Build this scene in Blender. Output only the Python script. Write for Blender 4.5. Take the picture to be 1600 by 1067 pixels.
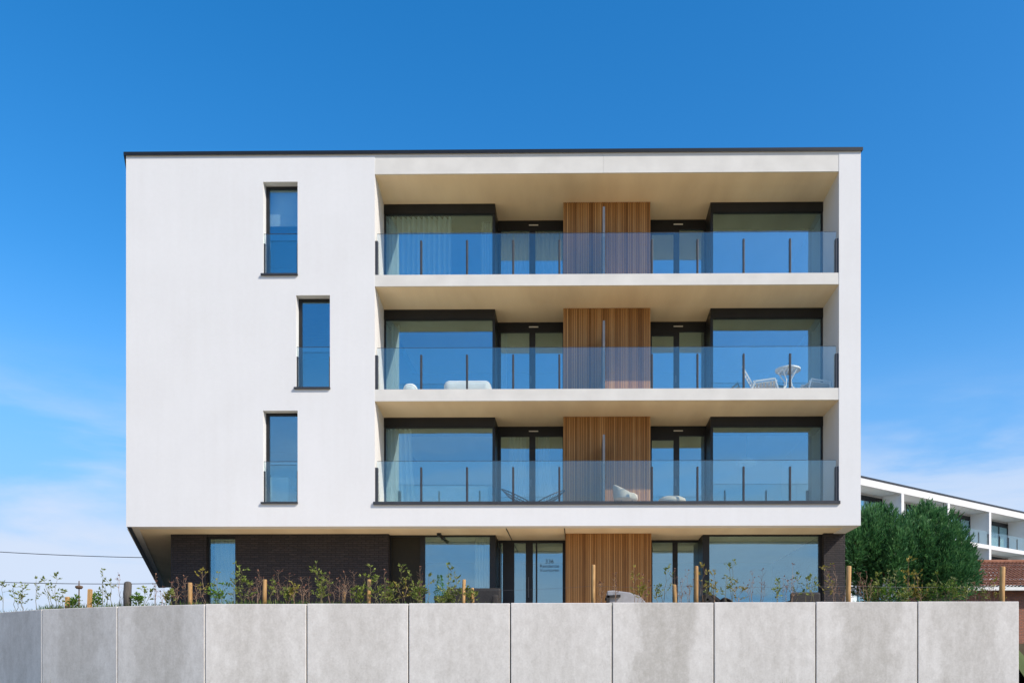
import bpy, bmesh, math, random
from mathutils import Vector, Matrix
R = math.radians
C = bpy.context.scene.collection
scene = bpy.context.scene
for o in list(bpy.data.objects): bpy.data.objects.remove(o)

# ------------------------------------------------------------------ camera
TH = 0.0103                      # camera turned a little to the left of the facade normal
CAMY, CAMZ, FPX = -22.0, 1.6, 1305.0
PPX, PPY = 892.0, 1055.0
cam_d = bpy.data.cameras.new('camera'); cam = bpy.data.objects.new('camera', cam_d); C.objects.link(cam)
cam.location = (0, CAMY, CAMZ); cam.rotation_euler = (R(90), 0, TH)
cam_d.sensor_width = 36; cam_d.lens = FPX / 1600 * 36
cam_d.shift_x = (800 - PPX) / 1600; cam_d.shift_y = (PPY - 533.5) / 1600
cam_d.clip_end = 3000; cam_d.clip_start = .1
scene.camera = cam

# ------------------------------------------------------------------ sky, sun, exposure
SKY_OFF = (2.3, -2.7, 2.1)
SUNV = Vector((1.45, -1.0, 1.50)).normalized()        # towards the sun
SUN_EL = math.asin(SUNV.z); SUN_AZ = math.atan2(SUNV.x, SUNV.y)
world = bpy.data.worlds.new('World'); scene.world = world; world.use_nodes = True
wn, wl = world.node_tree.nodes, world.node_tree.links
wn.clear()
w_out = wn.new('ShaderNodeOutputWorld'); w_bg = wn.new('ShaderNodeBackground')
sky = wn.new('ShaderNodeTexSky'); sky.sky_type = 'NISHITA'; sky.sun_disc = False
sky.sun_elevation = SUN_EL; sky.sun_rotation = SUN_AZ
sky.air_density = 1.0; sky.dust_density = 0.7; sky.ozone_density = 2.2; sky.altitude = 0
w_bg.inputs['Strength'].default_value = 0.15
# pale air towards the horizon, and thin cirrus: a stretched noise over the direction of view, thicker low down
def wnode(t, **kw):
    n_ = wn.new(t)
    for k_, v_ in kw.items(): n_.inputs[k_.replace('_', ' ')].default_value = v_
    return n_
tc = wn.new('ShaderNodeTexCoord'); sep = wn.new('ShaderNodeSeparateXYZ'); wl.new(tc.outputs['Generated'], sep.inputs[0])
hs = wnode('ShaderNodeHueSaturation', Saturation=1.42); wl.new(sky.outputs[0], hs.inputs['Color'])
hz = wnode('ShaderNodeMapRange', From_Min=.42, From_Max=.08, To_Max=.85); hz.interpolation_type = 'SMOOTHSTEP'; wl.new(sep.outputs['Z'], hz.inputs['Value'])
mh = wn.new('ShaderNodeMix'); mh.data_type = 'RGBA'; mh.inputs['B'].default_value = (1.10, 2.25, 4.05, 1)
wl.new(hz.outputs[0], mh.inputs['Factor']); wl.new(hs.outputs[0], mh.inputs['A'])
mp = wn.new('ShaderNodeMapping'); mp.inputs['Location'].default_value = SKY_OFF; mp.inputs['Rotation'].default_value = (R(6), R(-16), 0); mp.inputs['Scale'].default_value = (1.0, 1.0, 6.0)
wl.new(tc.outputs['Generated'], mp.inputs[0])
nz = wnode('ShaderNodeTexNoise', Scale=1.6, Detail=8.0, Roughness=.55, Distortion=.5); wl.new(mp.outputs[0], nz.inputs['Vector'])
r1 = wnode('ShaderNodeMapRange', From_Min=.42, From_Max=.60); r1.interpolation_type = 'SMOOTHSTEP'; wl.new(nz.outputs['Fac'], r1.inputs['Value'])
r2 = wnode('ShaderNodeMapRange', From_Min=.34, From_Max=.14); r2.interpolation_type = 'SMOOTHSTEP'; wl.new(sep.outputs['Z'], r2.inputs['Value'])
mm = wn.new('ShaderNodeMath'); mm.operation = 'MULTIPLY'; wl.new(r1.outputs[0], mm.inputs[0]); wl.new(r2.outputs[0], mm.inputs[1])
m2 = wn.new('ShaderNodeMath'); m2.operation = 'MULTIPLY'; m2.inputs[1].default_value = .9; wl.new(mm.outputs[0], m2.inputs[0])
mx = wn.new('ShaderNodeMix'); mx.data_type = 'RGBA'; mx.inputs['B'].default_value = (3.15, 3.55, 4.3, 1)
wl.new(m2.outputs[0], mx.inputs['Factor']); wl.new(mh.outputs['Result'], mx.inputs['A'])
wl.new(mx.outputs['Result'], w_bg.inputs['Color']); wl.new(w_bg.outputs[0], w_out.inputs[0])

sun_d = bpy.data.lights.new('sun', 'SUN'); sun_d.energy = 3.45; sun_d.angle = R(.53); sun_d.color = (1, .905, .78)
sun = bpy.data.objects.new('sun', sun_d); C.objects.link(sun); sun.location = (30, -30, 40)
sun.rotation_euler = SUNV.to_track_quat('Z', 'Y').to_euler()
vs = scene.view_settings; vs.view_transform = 'Standard'; vs.look = 'None'; vs.gamma = 1; vs.use_curve_mapping = False
vs.exposure = 0.58
scene.render.engine = 'CYCLES'
scene.cycles.transparent_max_bounces = 24; scene.cycles.max_bounces = 10; scene.cycles.diffuse_bounces = 5

# ------------------------------------------------------------------ measuring helpers (real places from the survey of the photograph)
FW = Vector((-math.sin(TH), math.cos(TH), 0)); RT = Vector((math.cos(TH), math.sin(TH), 0))
def at(px, py, Y):
    d = FW + RT * ((px - PPX) / FPX); t = (Y - CAMY) / d.y
    return Vector((t * d.x, Y, CAMZ + t * (PPY - py) / FPX))
def X(px, Y=0): return at(px, 0, Y).x
def Zp(px, py, Y): return at(px, py, Y).z
def ld(lat, dep, z=0): v = Vector((0, CAMY, 0)) + RT * lat + FW * dep; return Vector((v.x, v.y, z))

# ------------------------------------------------------------------ materials
M = {}
def new_mat(name):
    m = bpy.data.materials.new(name); m.use_nodes = True; M[name] = m
    nt = m.node_tree; return m, nt.nodes, nt.links, nt.nodes['Principled BSDF']
def ramp(n, stops):
    r = n.new('ShaderNodeValToRGB'); e = r.color_ramp.elements
    e[0].position, e[0].color = stops[0][0], (*stops[0][1], 1)
    e[1].position, e[1].color = stops[-1][0], (*stops[-1][1], 1)
    for p, c in stops[1:-1]:
        k = e.new(p); k.color = (*c, 1)
    return r
def coords(n, l, kind='Object', scale=(1, 1, 1)):
    t = n.new('ShaderNodeTexCoord'); mp = n.new('ShaderNodeMapping'); mp.inputs['Scale'].default_value = scale
    l.new(t.outputs[kind], mp.inputs[0]); return mp
def noisy(name, c1, c2, scale=4, rough=.8, bump=.1, stretch=(1, 1, 1), detail=6, bscale=None, metallic=0, spec=.3, rnd=0):
    m, n, l, b = new_mat(name)
    g = n.new('ShaderNodeNewGeometry'); mp = n.new('ShaderNodeMapping'); mp.inputs['Scale'].default_value = stretch
    l.new(g.outputs['Position'], mp.inputs[0])
    t = n.new('ShaderNodeTexNoise'); t.inputs['Scale'].default_value = scale; t.inputs['Detail'].default_value = detail
    l.new(mp.outputs[0], t.inputs['Vector'])
    r = ramp(n, [(.3, c1), (.7, c2)]); l.new(t.outputs['Fac'], r.inputs[0])
    last = r.outputs[0]
    if rnd:
        oi = n.new('ShaderNodeObjectInfo'); hv = n.new('ShaderNodeHueSaturation')
        mr = n.new('ShaderNodeMapRange'); mr.inputs['To Min'].default_value = 1 - rnd; mr.inputs['To Max'].default_value = 1 + rnd
        l.new(oi.outputs['Random'], mr.inputs['Value']); l.new(mr.outputs[0], hv.inputs['Value']); l.new(last, hv.inputs['Color']); last = hv.outputs[0]
    l.new(last, b.inputs['Base Color'])
    b.inputs['Roughness'].default_value = rough; b.inputs['Metallic'].default_value = metallic; b.inputs['Specular IOR Level'].default_value = spec
    if bump:
        t2 = n.new('ShaderNodeTexNoise'); t2.inputs['Scale'].default_value = bscale or scale * 12; t2.inputs['Detail'].default_value = 4
        l.new(g.outputs['Position'], t2.inputs['Vector'])
        bp = n.new('ShaderNodeBump'); bp.inputs['Strength'].default_value = bump; bp.inputs['Distance'].default_value = .01
        l.new(t2.outputs['Fac'], bp.inputs['Height']); l.new(bp.outputs[0], b.inputs['Normal'])
    return m
def render_mat():
    m, n, l, b = new_mat('white_render'); g = n.new('ShaderNodeNewGeometry')
    def nz(scale, st, det=5, ro=.55):
        mp = n.new('ShaderNodeMapping'); mp.inputs['Scale'].default_value = st; l.new(g.outputs['Position'], mp.inputs[0])
        t = n.new('ShaderNodeTexNoise'); t.inputs['Scale'].default_value = scale; t.inputs['Detail'].default_value = det; t.inputs['Roughness'].default_value = ro; l.new(mp.outputs[0], t.inputs['Vector']); return t.outputs['Fac']
    def mad(a, k, c):
        x = n.new('ShaderNodeMath'); x.operation = 'MULTIPLY_ADD'; l.new(a, x.inputs[0]); x.inputs[1].default_value = k
        if isinstance(c, float): x.inputs[2].default_value = c
        else: l.new(c, x.inputs[2])
        return x.outputs[0]
    v = mad(nz(.6, (1, 1, 1)), .45, mad(nz(3.0, (1.6, 1, .12)), .25, mad(nz(9, (1, 1, 1), 6, .7), .30, 0.0)))
    r_ = ramp(n, [(.35, (.652, .648, .638)), (.5, (.675, .675, .668)), (.65, (.70, .70, .695))]); l.new(v, r_.inputs[0]); l.new(r_.outputs[0], b.inputs['Base Color'])
    b.inputs['Roughness'].default_value = .92; b.inputs['Specular IOR Level'].default_value = .2
    bp = n.new('ShaderNodeBump'); bp.inputs['Strength'].default_value = .25; bp.inputs['Distance'].default_value = .006; l.new(nz(55, (1, 1, 1), 4, .7), bp.inputs['Height']); l.new(bp.outputs[0], b.inputs['Normal'])
render_mat()
noisy('cream_concrete', (.58, .565, .525), (.66, .645, .60), 1.8, .85, .08, bscale=40)
noisy('soffit_render', (.73, .60, .42), (.87, .74, .53), .8, .9, .1, stretch=(1.6, .35, 1), bscale=60)
noisy('black_metal', (.011, .012, .014), (.016, .017, .019), 3, .42, 0, spec=.35)
noisy('grey_metal', (.045, .047, .052), (.06, .062, .068), 3, .4, 0, metallic=.3)
noisy('aluminium', (.10, .105, .115), (.13, .135, .145), 3, .5, 0, metallic=.1)
noisy('olive', (.014, .012, .006), (.02, .017, .009), 3, .6, 0)
noisy('led_strip', (.75, .73, .66), (.8, .78, .7), 3, .5, 0)
noisy('deck', (.66, .48, .28), (.78, .58, .36), 3, .7, .15, stretch=(1, 9, 1))
noisy('paving', (.60, .48, .32), (.72, .59, .41), 1.3, .85, .2)
noisy('interior_wall', (.36, .35, .33), (.40, .39, .37), 1, .9, 0)
noisy('interior_floor', (.22, .15, .09), (.30, .21, .13), 2, .5, 0, stretch=(1, 8, 1))
noisy('backing', (.02, .014, .009), (.03, .02, .012), 3, .9, 0)
noisy('white_fabric', (.66, .66, .64), (.74, .74, .72), 6, .9, .15, bscale=150)
noisy('beige_fabric', (.50, .45, .37), (.58, .52, .43), 6, .9, .2, bscale=150)
noisy('grey_fabric', (.24, .24, .25), (.32, .32, .33), 6, .9, .2, bscale=150)
noisy('dark_rattan', (.016, .015, .015), (.035, .032, .03), 30, .65, .4, bscale=120)
noisy('white_plastic', (.74, .74, .73), (.80, .80, .79), 6, .45, 0)
noisy('wire_black', (.012, .014, .018), (.02, .022, .026), 6, .4, 0)
noisy('stake_wood', (.30, .165, .06), (.48, .29, .12), 5, .75, .3, stretch=(6, 6, .8), rnd=.15)
noisy('old_wood', (.055, .05, .045), (.12, .105, .09), 5, .85, .5, stretch=(8, 8, .8))
noisy('rusty_iron', (.09, .055, .035), (.16, .10, .06), 20, .8, .3)
noisy('fence_wire', (.10, .10, .10), (.16, .16, .16), 6, .5, 0, metallic=.6)
noisy('cable', (.02, .02, .022), (.03, .03, .032), 6, .6, 0)
noisy('field', (.30, .235, .12), (.42, .33, .18), .3, .95, .3)
noisy('grass_ground', (.05, .075, .025), (.10, .12, .045), .8, .95, .4, bscale=20)
noisy('gravel', (.34, .28, .20), (.46, .39, .29), 2, .9, .3, bscale=120)
noisy('soil', (.075, .055, .035), (.13, .10, .065), 2, .95, .4)
noisy('gutter_white', (.72, .71, .67), (.8, .79, .75), 3, .6, 0)
noisy('frame_white', (.7, .7, .68), (.78, .78, .76), 3, .6, 0)
noisy('planter', (.02, .022, .025), (.035, .037, .04), 4, .6, .1)
noisy('bark', (.09, .06, .04), (.17, .12, .085), 9, .95, .5, stretch=(5, 5, 1))
noisy('twig_brown', (.19, .12, .075), (.36, .24, .16), 9, .9, .2, rnd=.25)
noisy('stem_green', (.13, .11, .06), (.22, .19, .09), 9, .85, .2, rnd=.2)
noisy('lettering', (.05, .07, .09), (.06, .08, .1), 3, .6, 0)
noisy('roof_tile', (.19, .075, .04), (.33, .15, .085), 3.5, .85, .3, detail=9)

def leafmat(name, c1, c2, c3, trans=.35, sc=3.0):
    m, n, l, b = new_mat(name)
    g = n.new('ShaderNodeNewGeometry'); t = n.new('ShaderNodeTexNoise'); t.inputs['Scale'].default_value = sc; t.inputs['Detail'].default_value = 5
    l.new(g.outputs['Position'], t.inputs['Vector'])
    ad = n.new('ShaderNodeMath'); ad.operation = 'MULTIPLY_ADD'; ad.inputs[1].default_value = .45
    l.new(g.outputs['Random Per Island'], ad.inputs[0])
    sb = n.new('ShaderNodeMath'); sb.operation = 'SUBTRACT'; sb.inputs[1].default_value = .22; l.new(t.outputs['Fac'], sb.inputs[0])
    l.new(sb.outputs[0], ad.inputs[2])
    r = ramp(n, [(.22, c1), (.5, c2), (.8, c3)]); l.new(ad.outputs[0], r.inputs[0]); l.new(r.outputs[0], b.inputs['Base Color'])
    b.inputs['Roughness'].default_value = .55; b.inputs['Specular IOR Level'].default_value = .35
    tr = n.new('ShaderNodeBsdfTranslucent'); l.new(r.outputs[0], tr.inputs[0])
    ms = n.new('ShaderNodeMixShader'); ms.inputs[0].default_value = trans
    l.new(b.outputs[0], ms.inputs[1]); l.new(tr.outputs[0], ms.inputs[2]); l.new(ms.outputs[0], n['Material Output'].inputs[0])
leafmat('leaf_green', (.09, .13, .02), (.18, .23, .038), (.31, .34, .08))
leafmat('leaf_pale', (.09, .13, .035), (.17, .21, .06), (.28, .29, .11))
leafmat('leaf_yellow', (.17, .16, .03), (.28, .24, .04), (.38, .30, .06))
leafmat('leaf_red', (.13, .05, .035), (.22, .09, .06), (.28, .15, .09))
leafmat('leaf_bright', (.06, .14, .015), (.10, .21, .02), (.16, .28, .04))
leafmat('leaf_conifer', (.02, .08, .028), (.055, .175, .055), (.14, .30, .10), .32, 2.6)
leafmat('grass_blade', (.05, .11, .015), (.09, .17, .025), (.20, .22, .07))

def glass(name, tint, refl_col, base, k):
    m, n, l, b = new_mat(name); n.remove(b)
    tr = n.new('ShaderNodeBsdfTransparent'); tr.inputs[0].default_value = (*tint, 1)
    gl = n.new('ShaderNodeBsdfGlossy'); gl.inputs['Color'].default_value = (*refl_col, 1); gl.inputs['Roughness'].default_value = 0
    g = n.new('ShaderNodeNewGeometry'); nzt = n.new('ShaderNodeTexNoise'); nzt.inputs['Scale'].default_value = 1.1; nzt.inputs['Detail'].default_value = 1; l.new(g.outputs['Position'], nzt.inputs['Vector'])
    bp = n.new('ShaderNodeBump'); bp.inputs['Strength'].default_value = .12; bp.inputs['Distance'].default_value = .02; l.new(nzt.outputs['Fac'], bp.inputs['Height']); l.new(bp.outputs[0], gl.inputs['Normal'])
    lw = n.new('ShaderNodeLayerWeight'); lw.inputs[0].default_value = .5
    pw = n.new('ShaderNodeMath'); pw.operation = 'POWER'; pw.inputs[1].default_value = 5; l.new(lw.outputs['Facing'], pw.inputs[0])
    ma = n.new('ShaderNodeMath'); ma.operation = 'MULTIPLY_ADD'; ma.use_clamp = True; ma.inputs[1].default_value = k; ma.inputs[2].default_value = base
    l.new(pw.outputs[0], ma.inputs[0])
    ms = n.new('ShaderNodeMixShader'); l.new(ma.outputs[0], ms.inputs[0]); l.new(tr.outputs[0], ms.inputs[1]); l.new(gl.outputs[0], ms.inputs[2])
    l.new(ms.outputs[0], n['Material Output'].inputs[0])
glass('window_glass', (.86, .94, .94), (.62, .89, 1.0), .26, .72)
glass('rail_glass', (.955, .985, .978), (.84, .97, .97), .085, .85)

def curtain_mat():
    m, n, l, b = new_mat('curtain_sheer'); b.inputs['Base Color'].default_value = (.86, .85, .80, 1); b.inputs['Roughness'].default_value = .95
    tr = n.new('ShaderNodeBsdfTranslucent'); tr.inputs[0].default_value = (.86, .85, .80, 1)
    ms = n.new('ShaderNodeMixShader'); ms.inputs[0].default_value = .4
    l.new(b.outputs[0], ms.inputs[1]); l.new(tr.outputs[0], ms.inputs[2]); l.new(ms.outputs[0], n['Material Output'].inputs[0])
curtain_mat()

def wood_mat():
    m, n, l, b = new_mat('cedar')
    oi = n.new('ShaderNodeObjectInfo'); g = n.new('ShaderNodeNewGeometry')
    mp = n.new('ShaderNodeMapping'); mp.inputs['Scale'].default_value = (3.4, 0, 2.3); l.new(oi.outputs['Location'], mp.inputs[0])
    t = n.new('ShaderNodeTexNoise'); t.inputs['Scale'].default_value = 1.7; t.inputs['Detail'].default_value = 2; l.new(mp.outputs[0], t.inputs['Vector'])
    m3 = n.new('ShaderNodeMapping'); m3.inputs['Scale'].default_value = (40, 40, 1.3); l.new(g.outputs['Position'], m3.inputs[0])
    t2 = n.new('ShaderNodeTexNoise'); t2.inputs['Scale'].default_value = 2; t2.inputs['Detail'].default_value = 6; l.new(m3.outputs[0], t2.inputs['Vector'])
    a = n.new('ShaderNodeMath'); a.operation = 'MULTIPLY_ADD'; a.inputs[1].default_value = .34; l.new(oi.outputs['Random'], a.inputs[0]); l.new(t.outputs['Fac'], a.inputs[2])
    a2 = n.new('ShaderNodeMath'); a2.operation = 'MULTIPLY_ADD'; a2.inputs[1].default_value = .35; l.new(t2.outputs['Fac'], a2.inputs[0]); l.new(a.outputs[0], a2.inputs[2])
    r = ramp(n, [(.48, (.225, .10, .031)), (.74, (.41, .205, .070)), (.98, (.56, .32, .13))]); 
    sc = n.new('ShaderNodeMath'); sc.operation = 'MULTIPLY'; sc.inputs[1].default_value = .85; l.new(a2.outputs[0], sc.inputs[0])
    l.new(sc.outputs[0], r.inputs[0]); l.new(r.outputs[0], b.inputs['Base Color']); b.inputs['Roughness'].default_value = .6; b.inputs['Specular IOR Level'].default_value = .25
wood_mat()

def brick_mat(name, c1, c2, mortar, bw, bh, ms, bump=.6):
    m, n, l, b = new_mat(name)
    g = n.new('ShaderNodeNewGeometry'); s = n.new('ShaderNodeSeparateXYZ'); l.new(g.outputs['Position'], s.inputs[0])
    a = n.new('ShaderNodeMath'); l.new(s.outputs['X'], a.inputs[0]); l.new(s.outputs['Y'], a.inputs[1])
    cb = n.new('ShaderNodeCombineXYZ'); l.new(a.outputs[0], cb.inputs[0]); l.new(s.outputs['Z'], cb.inputs[1])
    t = n.new('ShaderNodeTexBrick'); l.new(cb.outputs[0], t.inputs['Vector'])
    t.inputs['Scale'].default_value = 1; t.inputs['Brick Width'].default_value = bw; t.inputs['Row Height'].default_value = bh; t.inputs['Mortar Size'].default_value = ms
    t.inputs['Color1'].default_value = (*c1, 1); t.inputs['Color2'].default_value = (*c2, 1); t.inputs['Mortar'].default_value = (*mortar, 1)
    nz = n.new('ShaderNodeTexNoise'); nz.inputs['Scale'].default_value = 14; l.new(g.outputs['Position'], nz.inputs['Vector'])
    hv = n.new('ShaderNodeHueSaturation'); mr = n.new('ShaderNodeMapRange'); mr.inputs['To Min'].default_value = .6; mr.inputs['To Max'].default_value = 1.4
    l.new(nz.outputs['Fac'], mr.inputs['Value']); l.new(mr.outputs[0], hv.inputs['Value']); l.new(t.outputs['Color'], hv.inputs['Color'])
    l.new(hv.outputs[0], b.inputs['Base Color']); b.inputs['Roughness'].default_value = .8
    bp = n.new('ShaderNodeBump'); bp.invert = True; bp.inputs['Strength'].default_value = bump; bp.inputs['Distance'].default_value = .012
    l.new(t.outputs['Fac'], bp.inputs['Height']); l.new(bp.outputs[0], b.inputs['Normal'])
brick_mat('dark_brick', (.021, .018, .021), (.038, .030, .032), (.011, .010, .011), .24, .062, .010)
brick_mat('red_brick', (.24, .085, .05), (.36, .13, .07), (.16, .11, .085), .22, .075, .012)

def concrete_mat():
    m, n, l, b = new_mat('precast_concrete')
    t = n.new('ShaderNodeTexCoord'); oi = n.new('ShaderNodeObjectInfo'); g = n.new('ShaderNodeNewGeometry')
    # cloudy damp stain in the middle of every panel, its edge broken up by noise
    s = n.new('ShaderNodeSeparateXYZ'); l.new(t.outputs['Generated'], s.inputs[0])
    def math_(op, a, b_=None, c=None):
        k = n.new('ShaderNodeMath'); k.operation = op
        for i, v in enumerate((a, b_, c)):
            if v is None: continue
            if isinstance(v, (int, float)): k.inputs[i].default_value = v
            else: l.new(v, k.inputs[i])
        return k.outputs[0]
    ex = math_('ABSOLUTE', math_('SUBTRACT', s.outputs['X'], .5))
    off = n.new('ShaderNodeVectorMath'); off.operation = 'ADD'; l.new(g.outputs['Position'], off.inputs[0])
    sv = n.new('ShaderNodeCombineXYZ'); l.new(math_('MULTIPLY', oi.outputs['Random'], 37.0), sv.inputs[0]); l.new(sv.outputs[0], off.inputs[1])
    def nz(scale, detail, st=(1, 1, 1), rough=.55):
        mp = n.new('ShaderNodeMapping'); mp.inputs['Scale'].default_value = st; l.new(off.outputs[0], mp.inputs[0])
        k = n.new('ShaderNodeTexNoise'); k.inputs['Scale'].default_value = scale; k.inputs['Detail'].default_value = detail; k.inputs['Roughness'].default_value = rough
        l.new(mp.outputs[0], k.inputs['Vector']); return k.outputs['Fac']
    big = nz(1.5, 9, (1, 1, .8), .62); mid = nz(5.0, 10, (1.2, 1, .7), .78); fine = nz(28, 5); streak = nz(7, 4, (1.0, 1, .09))
    e = math_('MULTIPLY_ADD', big, .62, math_('MULTIPLY', ex, -.95))          # high in the middle
    mr = n.new('ShaderNodeMapRange'); mr.interpolation_type = 'SMOOTHSTEP'; mr.inputs['From Min'].default_value = -.03; mr.inputs['From Max'].default_value = .10
    l.new(e, mr.inputs['Value'])
    amt = math_('MULTIPLY', mr.outputs[0], math_('MULTIPLY_ADD', math_('POWER', oi.outputs['Random'], 2.0), .72, .2))
    v = math_('ADD', math_('MULTIPLY', amt, .27), math_('ADD', math_('MULTIPLY', mid, .72), math_('ADD', math_('MULTIPLY', fine, .30), math_('MULTIPLY', streak, .20))))
    vo = n.new('ShaderNodeTexVoronoi'); vo.inputs['Scale'].default_value = 9; l.new(off.outputs[0], vo.inputs['Vector'])
    pore = n.new('ShaderNodeMapRange'); pore.inputs['From Min'].default_value = .10; pore.inputs['From Max'].default_value = .03; l.new(vo.outputs['Distance'], pore.inputs['Value'])
    v = math_('MULTIPLY_ADD', pore.outputs[0], .16, v)
    r = ramp(n, [(.44, (.69, .66, .625)), (.66, (.57, .54, .505)), (.86, (.46, .432, .395)), (1.0, (.40, .375, .335))]); l.new(v, r.inputs[0])
    l.new(r.outputs[0], b.inputs['Base Color']); b.inputs['Roughness'].default_value = .85; b.inputs['Specular IOR Level'].default_value = .2
    bp = n.new('ShaderNodeBump'); bp.inputs['Strength'].default_value = .15; bp.inputs['Distance'].default_value = .01; l.new(fine, bp.inputs['Height']); l.new(bp.outputs[0], b.inputs['Normal'])
concrete_mat()

# ------------------------------------------------------------------ mesh and object helpers
class MB:
    def __init__(s): s.v = []; s.f = []; s.smooth = False
    def add(s, vs, fs):
        k = len(s.v); s.v += [tuple(v) for v in vs]; s.f += [tuple(i + k for i in f) for f in fs]; return s
    def box(s, x0, x1, y0, y1, z0, z1):
        return s.add([(x0,y0,z0),(x1,y0,z0),(x1,y1,z0),(x0,y1,z0),(x0,y0,z1),(x1,y0,z1),(x1,y1,z1),(x0,y1,z1)],
                     [(0,3,2,1),(4,5,6,7),(0,1,5,4),(1,2,6,5),(2,3,7,6),(3,0,4,7)])
    def prism(s, poly, z0, z1):
        a = sum(poly[i][0]*poly[(i+1)%len(poly)][1]-poly[(i+1)%len(poly)][0]*poly[i][1] for i in range(len(poly)))
        if a < 0: poly = poly[::-1]
        n = len(poly); vs = [(x, y, z0) for x, y in poly] + [(x, y, z1) for x, y in poly]
        return s.add(vs, [tuple(range(n))[::-1], tuple(range(n, 2*n))] + [(i, (i+1) % n, n+(i+1) % n, n+i) for i in range(n)])
    def tube(s, pts, r, n=6, cap=True):
        pts = [Vector(p) for p in pts]; rr = r if isinstance(r, (list, tuple)) else [r]*len(pts)
        vs = []; up = None
        for i, p in enumerate(pts):
            d = (pts[min(i+1, len(pts)-1)] - pts[max(i-1, 0)]).normalized()
            a = d.orthogonal().normalized() if up is None else (up - d*up.dot(d)).normalized()
            up = a; b = d.cross(a)
            vs += [p + (a*math.cos(2*math.pi*k/n) + b*math.sin(2*math.pi*k/n))*rr[i] for k in range(n)]
        fs = [(i*n+k, i*n+(k+1) % n, (i+1)*n+(k+1) % n, (i+1)*n+k) for i in range(len(pts)-1) for k in range(n)]
        if cap: fs += [tuple(range(n))[::-1], tuple(range((len(pts)-1)*n, len(pts)*n))]
        return s.add(vs, fs)
    def lathe(s, prof, n=24, c=(0, 0, 0), sx=1, sy=1):
        vs = [(c[0]+r*math.cos(2*math.pi*k/n)*sx, c[1]+r*math.sin(2*math.pi*k/n)*sy, c[2]+z) for r, z in prof for k in range(n)]
        m = len(prof)
        return s.add(vs, [(i*n+k, i*n+(k+1) % n, (i+1)*n+(k+1) % n, (i+1)*n+k) for i in range(m-1) for k in range(n)] + [tuple(range(n))[::-1], tuple(range((m-1)*n, m*n))])
    def bar(s, a, b, w, h=None):                       # square bar between two points
        a, b = Vector(a), Vector(b); d = (b-a).normalized(); h = h or w
        u = d.cross(Vector((0, 0, 1))); u = u.normalized() if u.length > 1e-4 else Vector((1, 0, 0)); t = u.cross(d)
        q = [(-1,-1),(1,-1),(1,1),(-1,1)]
        return s.add([p + u*i*w/2 + t*j*h/2 for p in (a, b) for i, j in q], [(0,1,2,3),(7,6,5,4),(0,4,5,1),(1,5,6,2),(2,6,7,3),(3,7,4,0)])
    def mesh(s, name):
        me = bpy.data.meshes.new(name); me.from_pydata(s.v, [], s.f)
        bm = bmesh.new(); bm.from_mesh(me); bmesh.ops.recalc_face_normals(bm, faces=bm.faces); bm.to_mesh(me); bm.free()
        if s.smooth: me.shade_smooth()
        me.update(); return me
    def build(s, name, mat, parent=None, loc=None, local=False, bevel=0):
        return put(name, s.mesh(name), mat, parent, loc, local, bevel)
WL = {}
def put(name, me, mat, parent=None, loc=None, local=False, bevel=0, rotz=0):
    """loc: world place of the mesh origin; local: vertices are in the parent's own frame"""
    o = bpy.data.objects.new(name, me); C.objects.link(o)
    if mat and not me.materials: me.materials.append(M[mat])
    w = Vector(loc) if loc is not None else Vector((0, 0, 0))
    if parent: o.parent = parent
    if local: w = Vector(loc or (0, 0, 0)); o.location = w; WL[o.name] = Vector((0, 0, 0))
    else:
        o.location = w - (WL[parent.name] if parent else Vector((0, 0, 0))); WL[o.name] = w
    o.rotation_euler.z = rotz
    if bevel:
        b = o.modifiers.new('bevel', 'BEVEL'); b.width = bevel; b.segments = 2; b.limit_method = 'ANGLE'
    return o
def tag(o, label, cat, group=None):
    o['label'] = label; o['category'] = cat
    if group: o['group'] = group
    return o
def thing(name, label, cat, loc=(0, 0, 0), rotz=0, group=None):
    o = bpy.data.objects.new(name, None); C.objects.link(o); o.location = loc; o.rotation_euler.z = rotz; o.empty_display_size = .3
    WL[o.name] = Vector(loc); return tag(o, label, cat, group)
def struct(o): o['kind'] = 'structure'; return o
def B(x0, x1, y0, y1, z0, z1): return MB().box(x0, x1, y0, y1, z0, z1)
def wall_holes(x0, x1, z0, z1, y0, y1, holes):
    """an upright slab in the XZ plane with rectangular openings, one closed mesh"""
    xs = sorted({x0, x1, *[h[0] for h in holes], *[h[1] for h in holes]}); zs = sorted({z0, z1, *[h[2] for h in holes], *[h[3] for h in holes]})
    solid = lambda i, j: 0 <= i < len(xs)-1 and 0 <= j < len(zs)-1 and not any(h[0]-1e-6 <= xs[i] and xs[i+1] <= h[1]+1e-6 and h[2]-1e-6 <= zs[j] and zs[j+1] <= h[3]+1e-6 for h in holes)
    m = MB(); idx = {}
    def v(i, j, k):
        if (i, j, k) not in idx: idx[i, j, k] = len(m.v); m.v.append((xs[i], (y0, y1)[k], zs[j]))
        return idx[i, j, k]
    for i in range(len(xs)-1):
        for j in range(len(zs)-1):
            if not solid(i, j): continue
            m.f.append((v(i,j,0), v(i+1,j,0), v(i+1,j+1,0), v(i,j+1,0))); m.f.append((v(i,j,1), v(i,j+1,1), v(i+1,j+1,1), v(i+1,j,1)))
            if not solid(i-1, j): m.f.append((v(i,j,0), v(i,j+1,0), v(i,j+1,1), v(i,j,1)))
            if not solid(i+1, j): m.f.append((v(i+1,j,0), v(i+1,j,1), v(i+1,j+1,1), v(i+1,j+1,0)))
            if not solid(i, j-1): m.f.append((v(i,j,0), v(i,j,1), v(i+1,j,1), v(i+1,j,0)))
            if not solid(i, j+1): m.f.append((v(i,j+1,0), v(i+1,j+1,0), v(i+1,j+1,1), v(i,j+1,1)))
    return m

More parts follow.
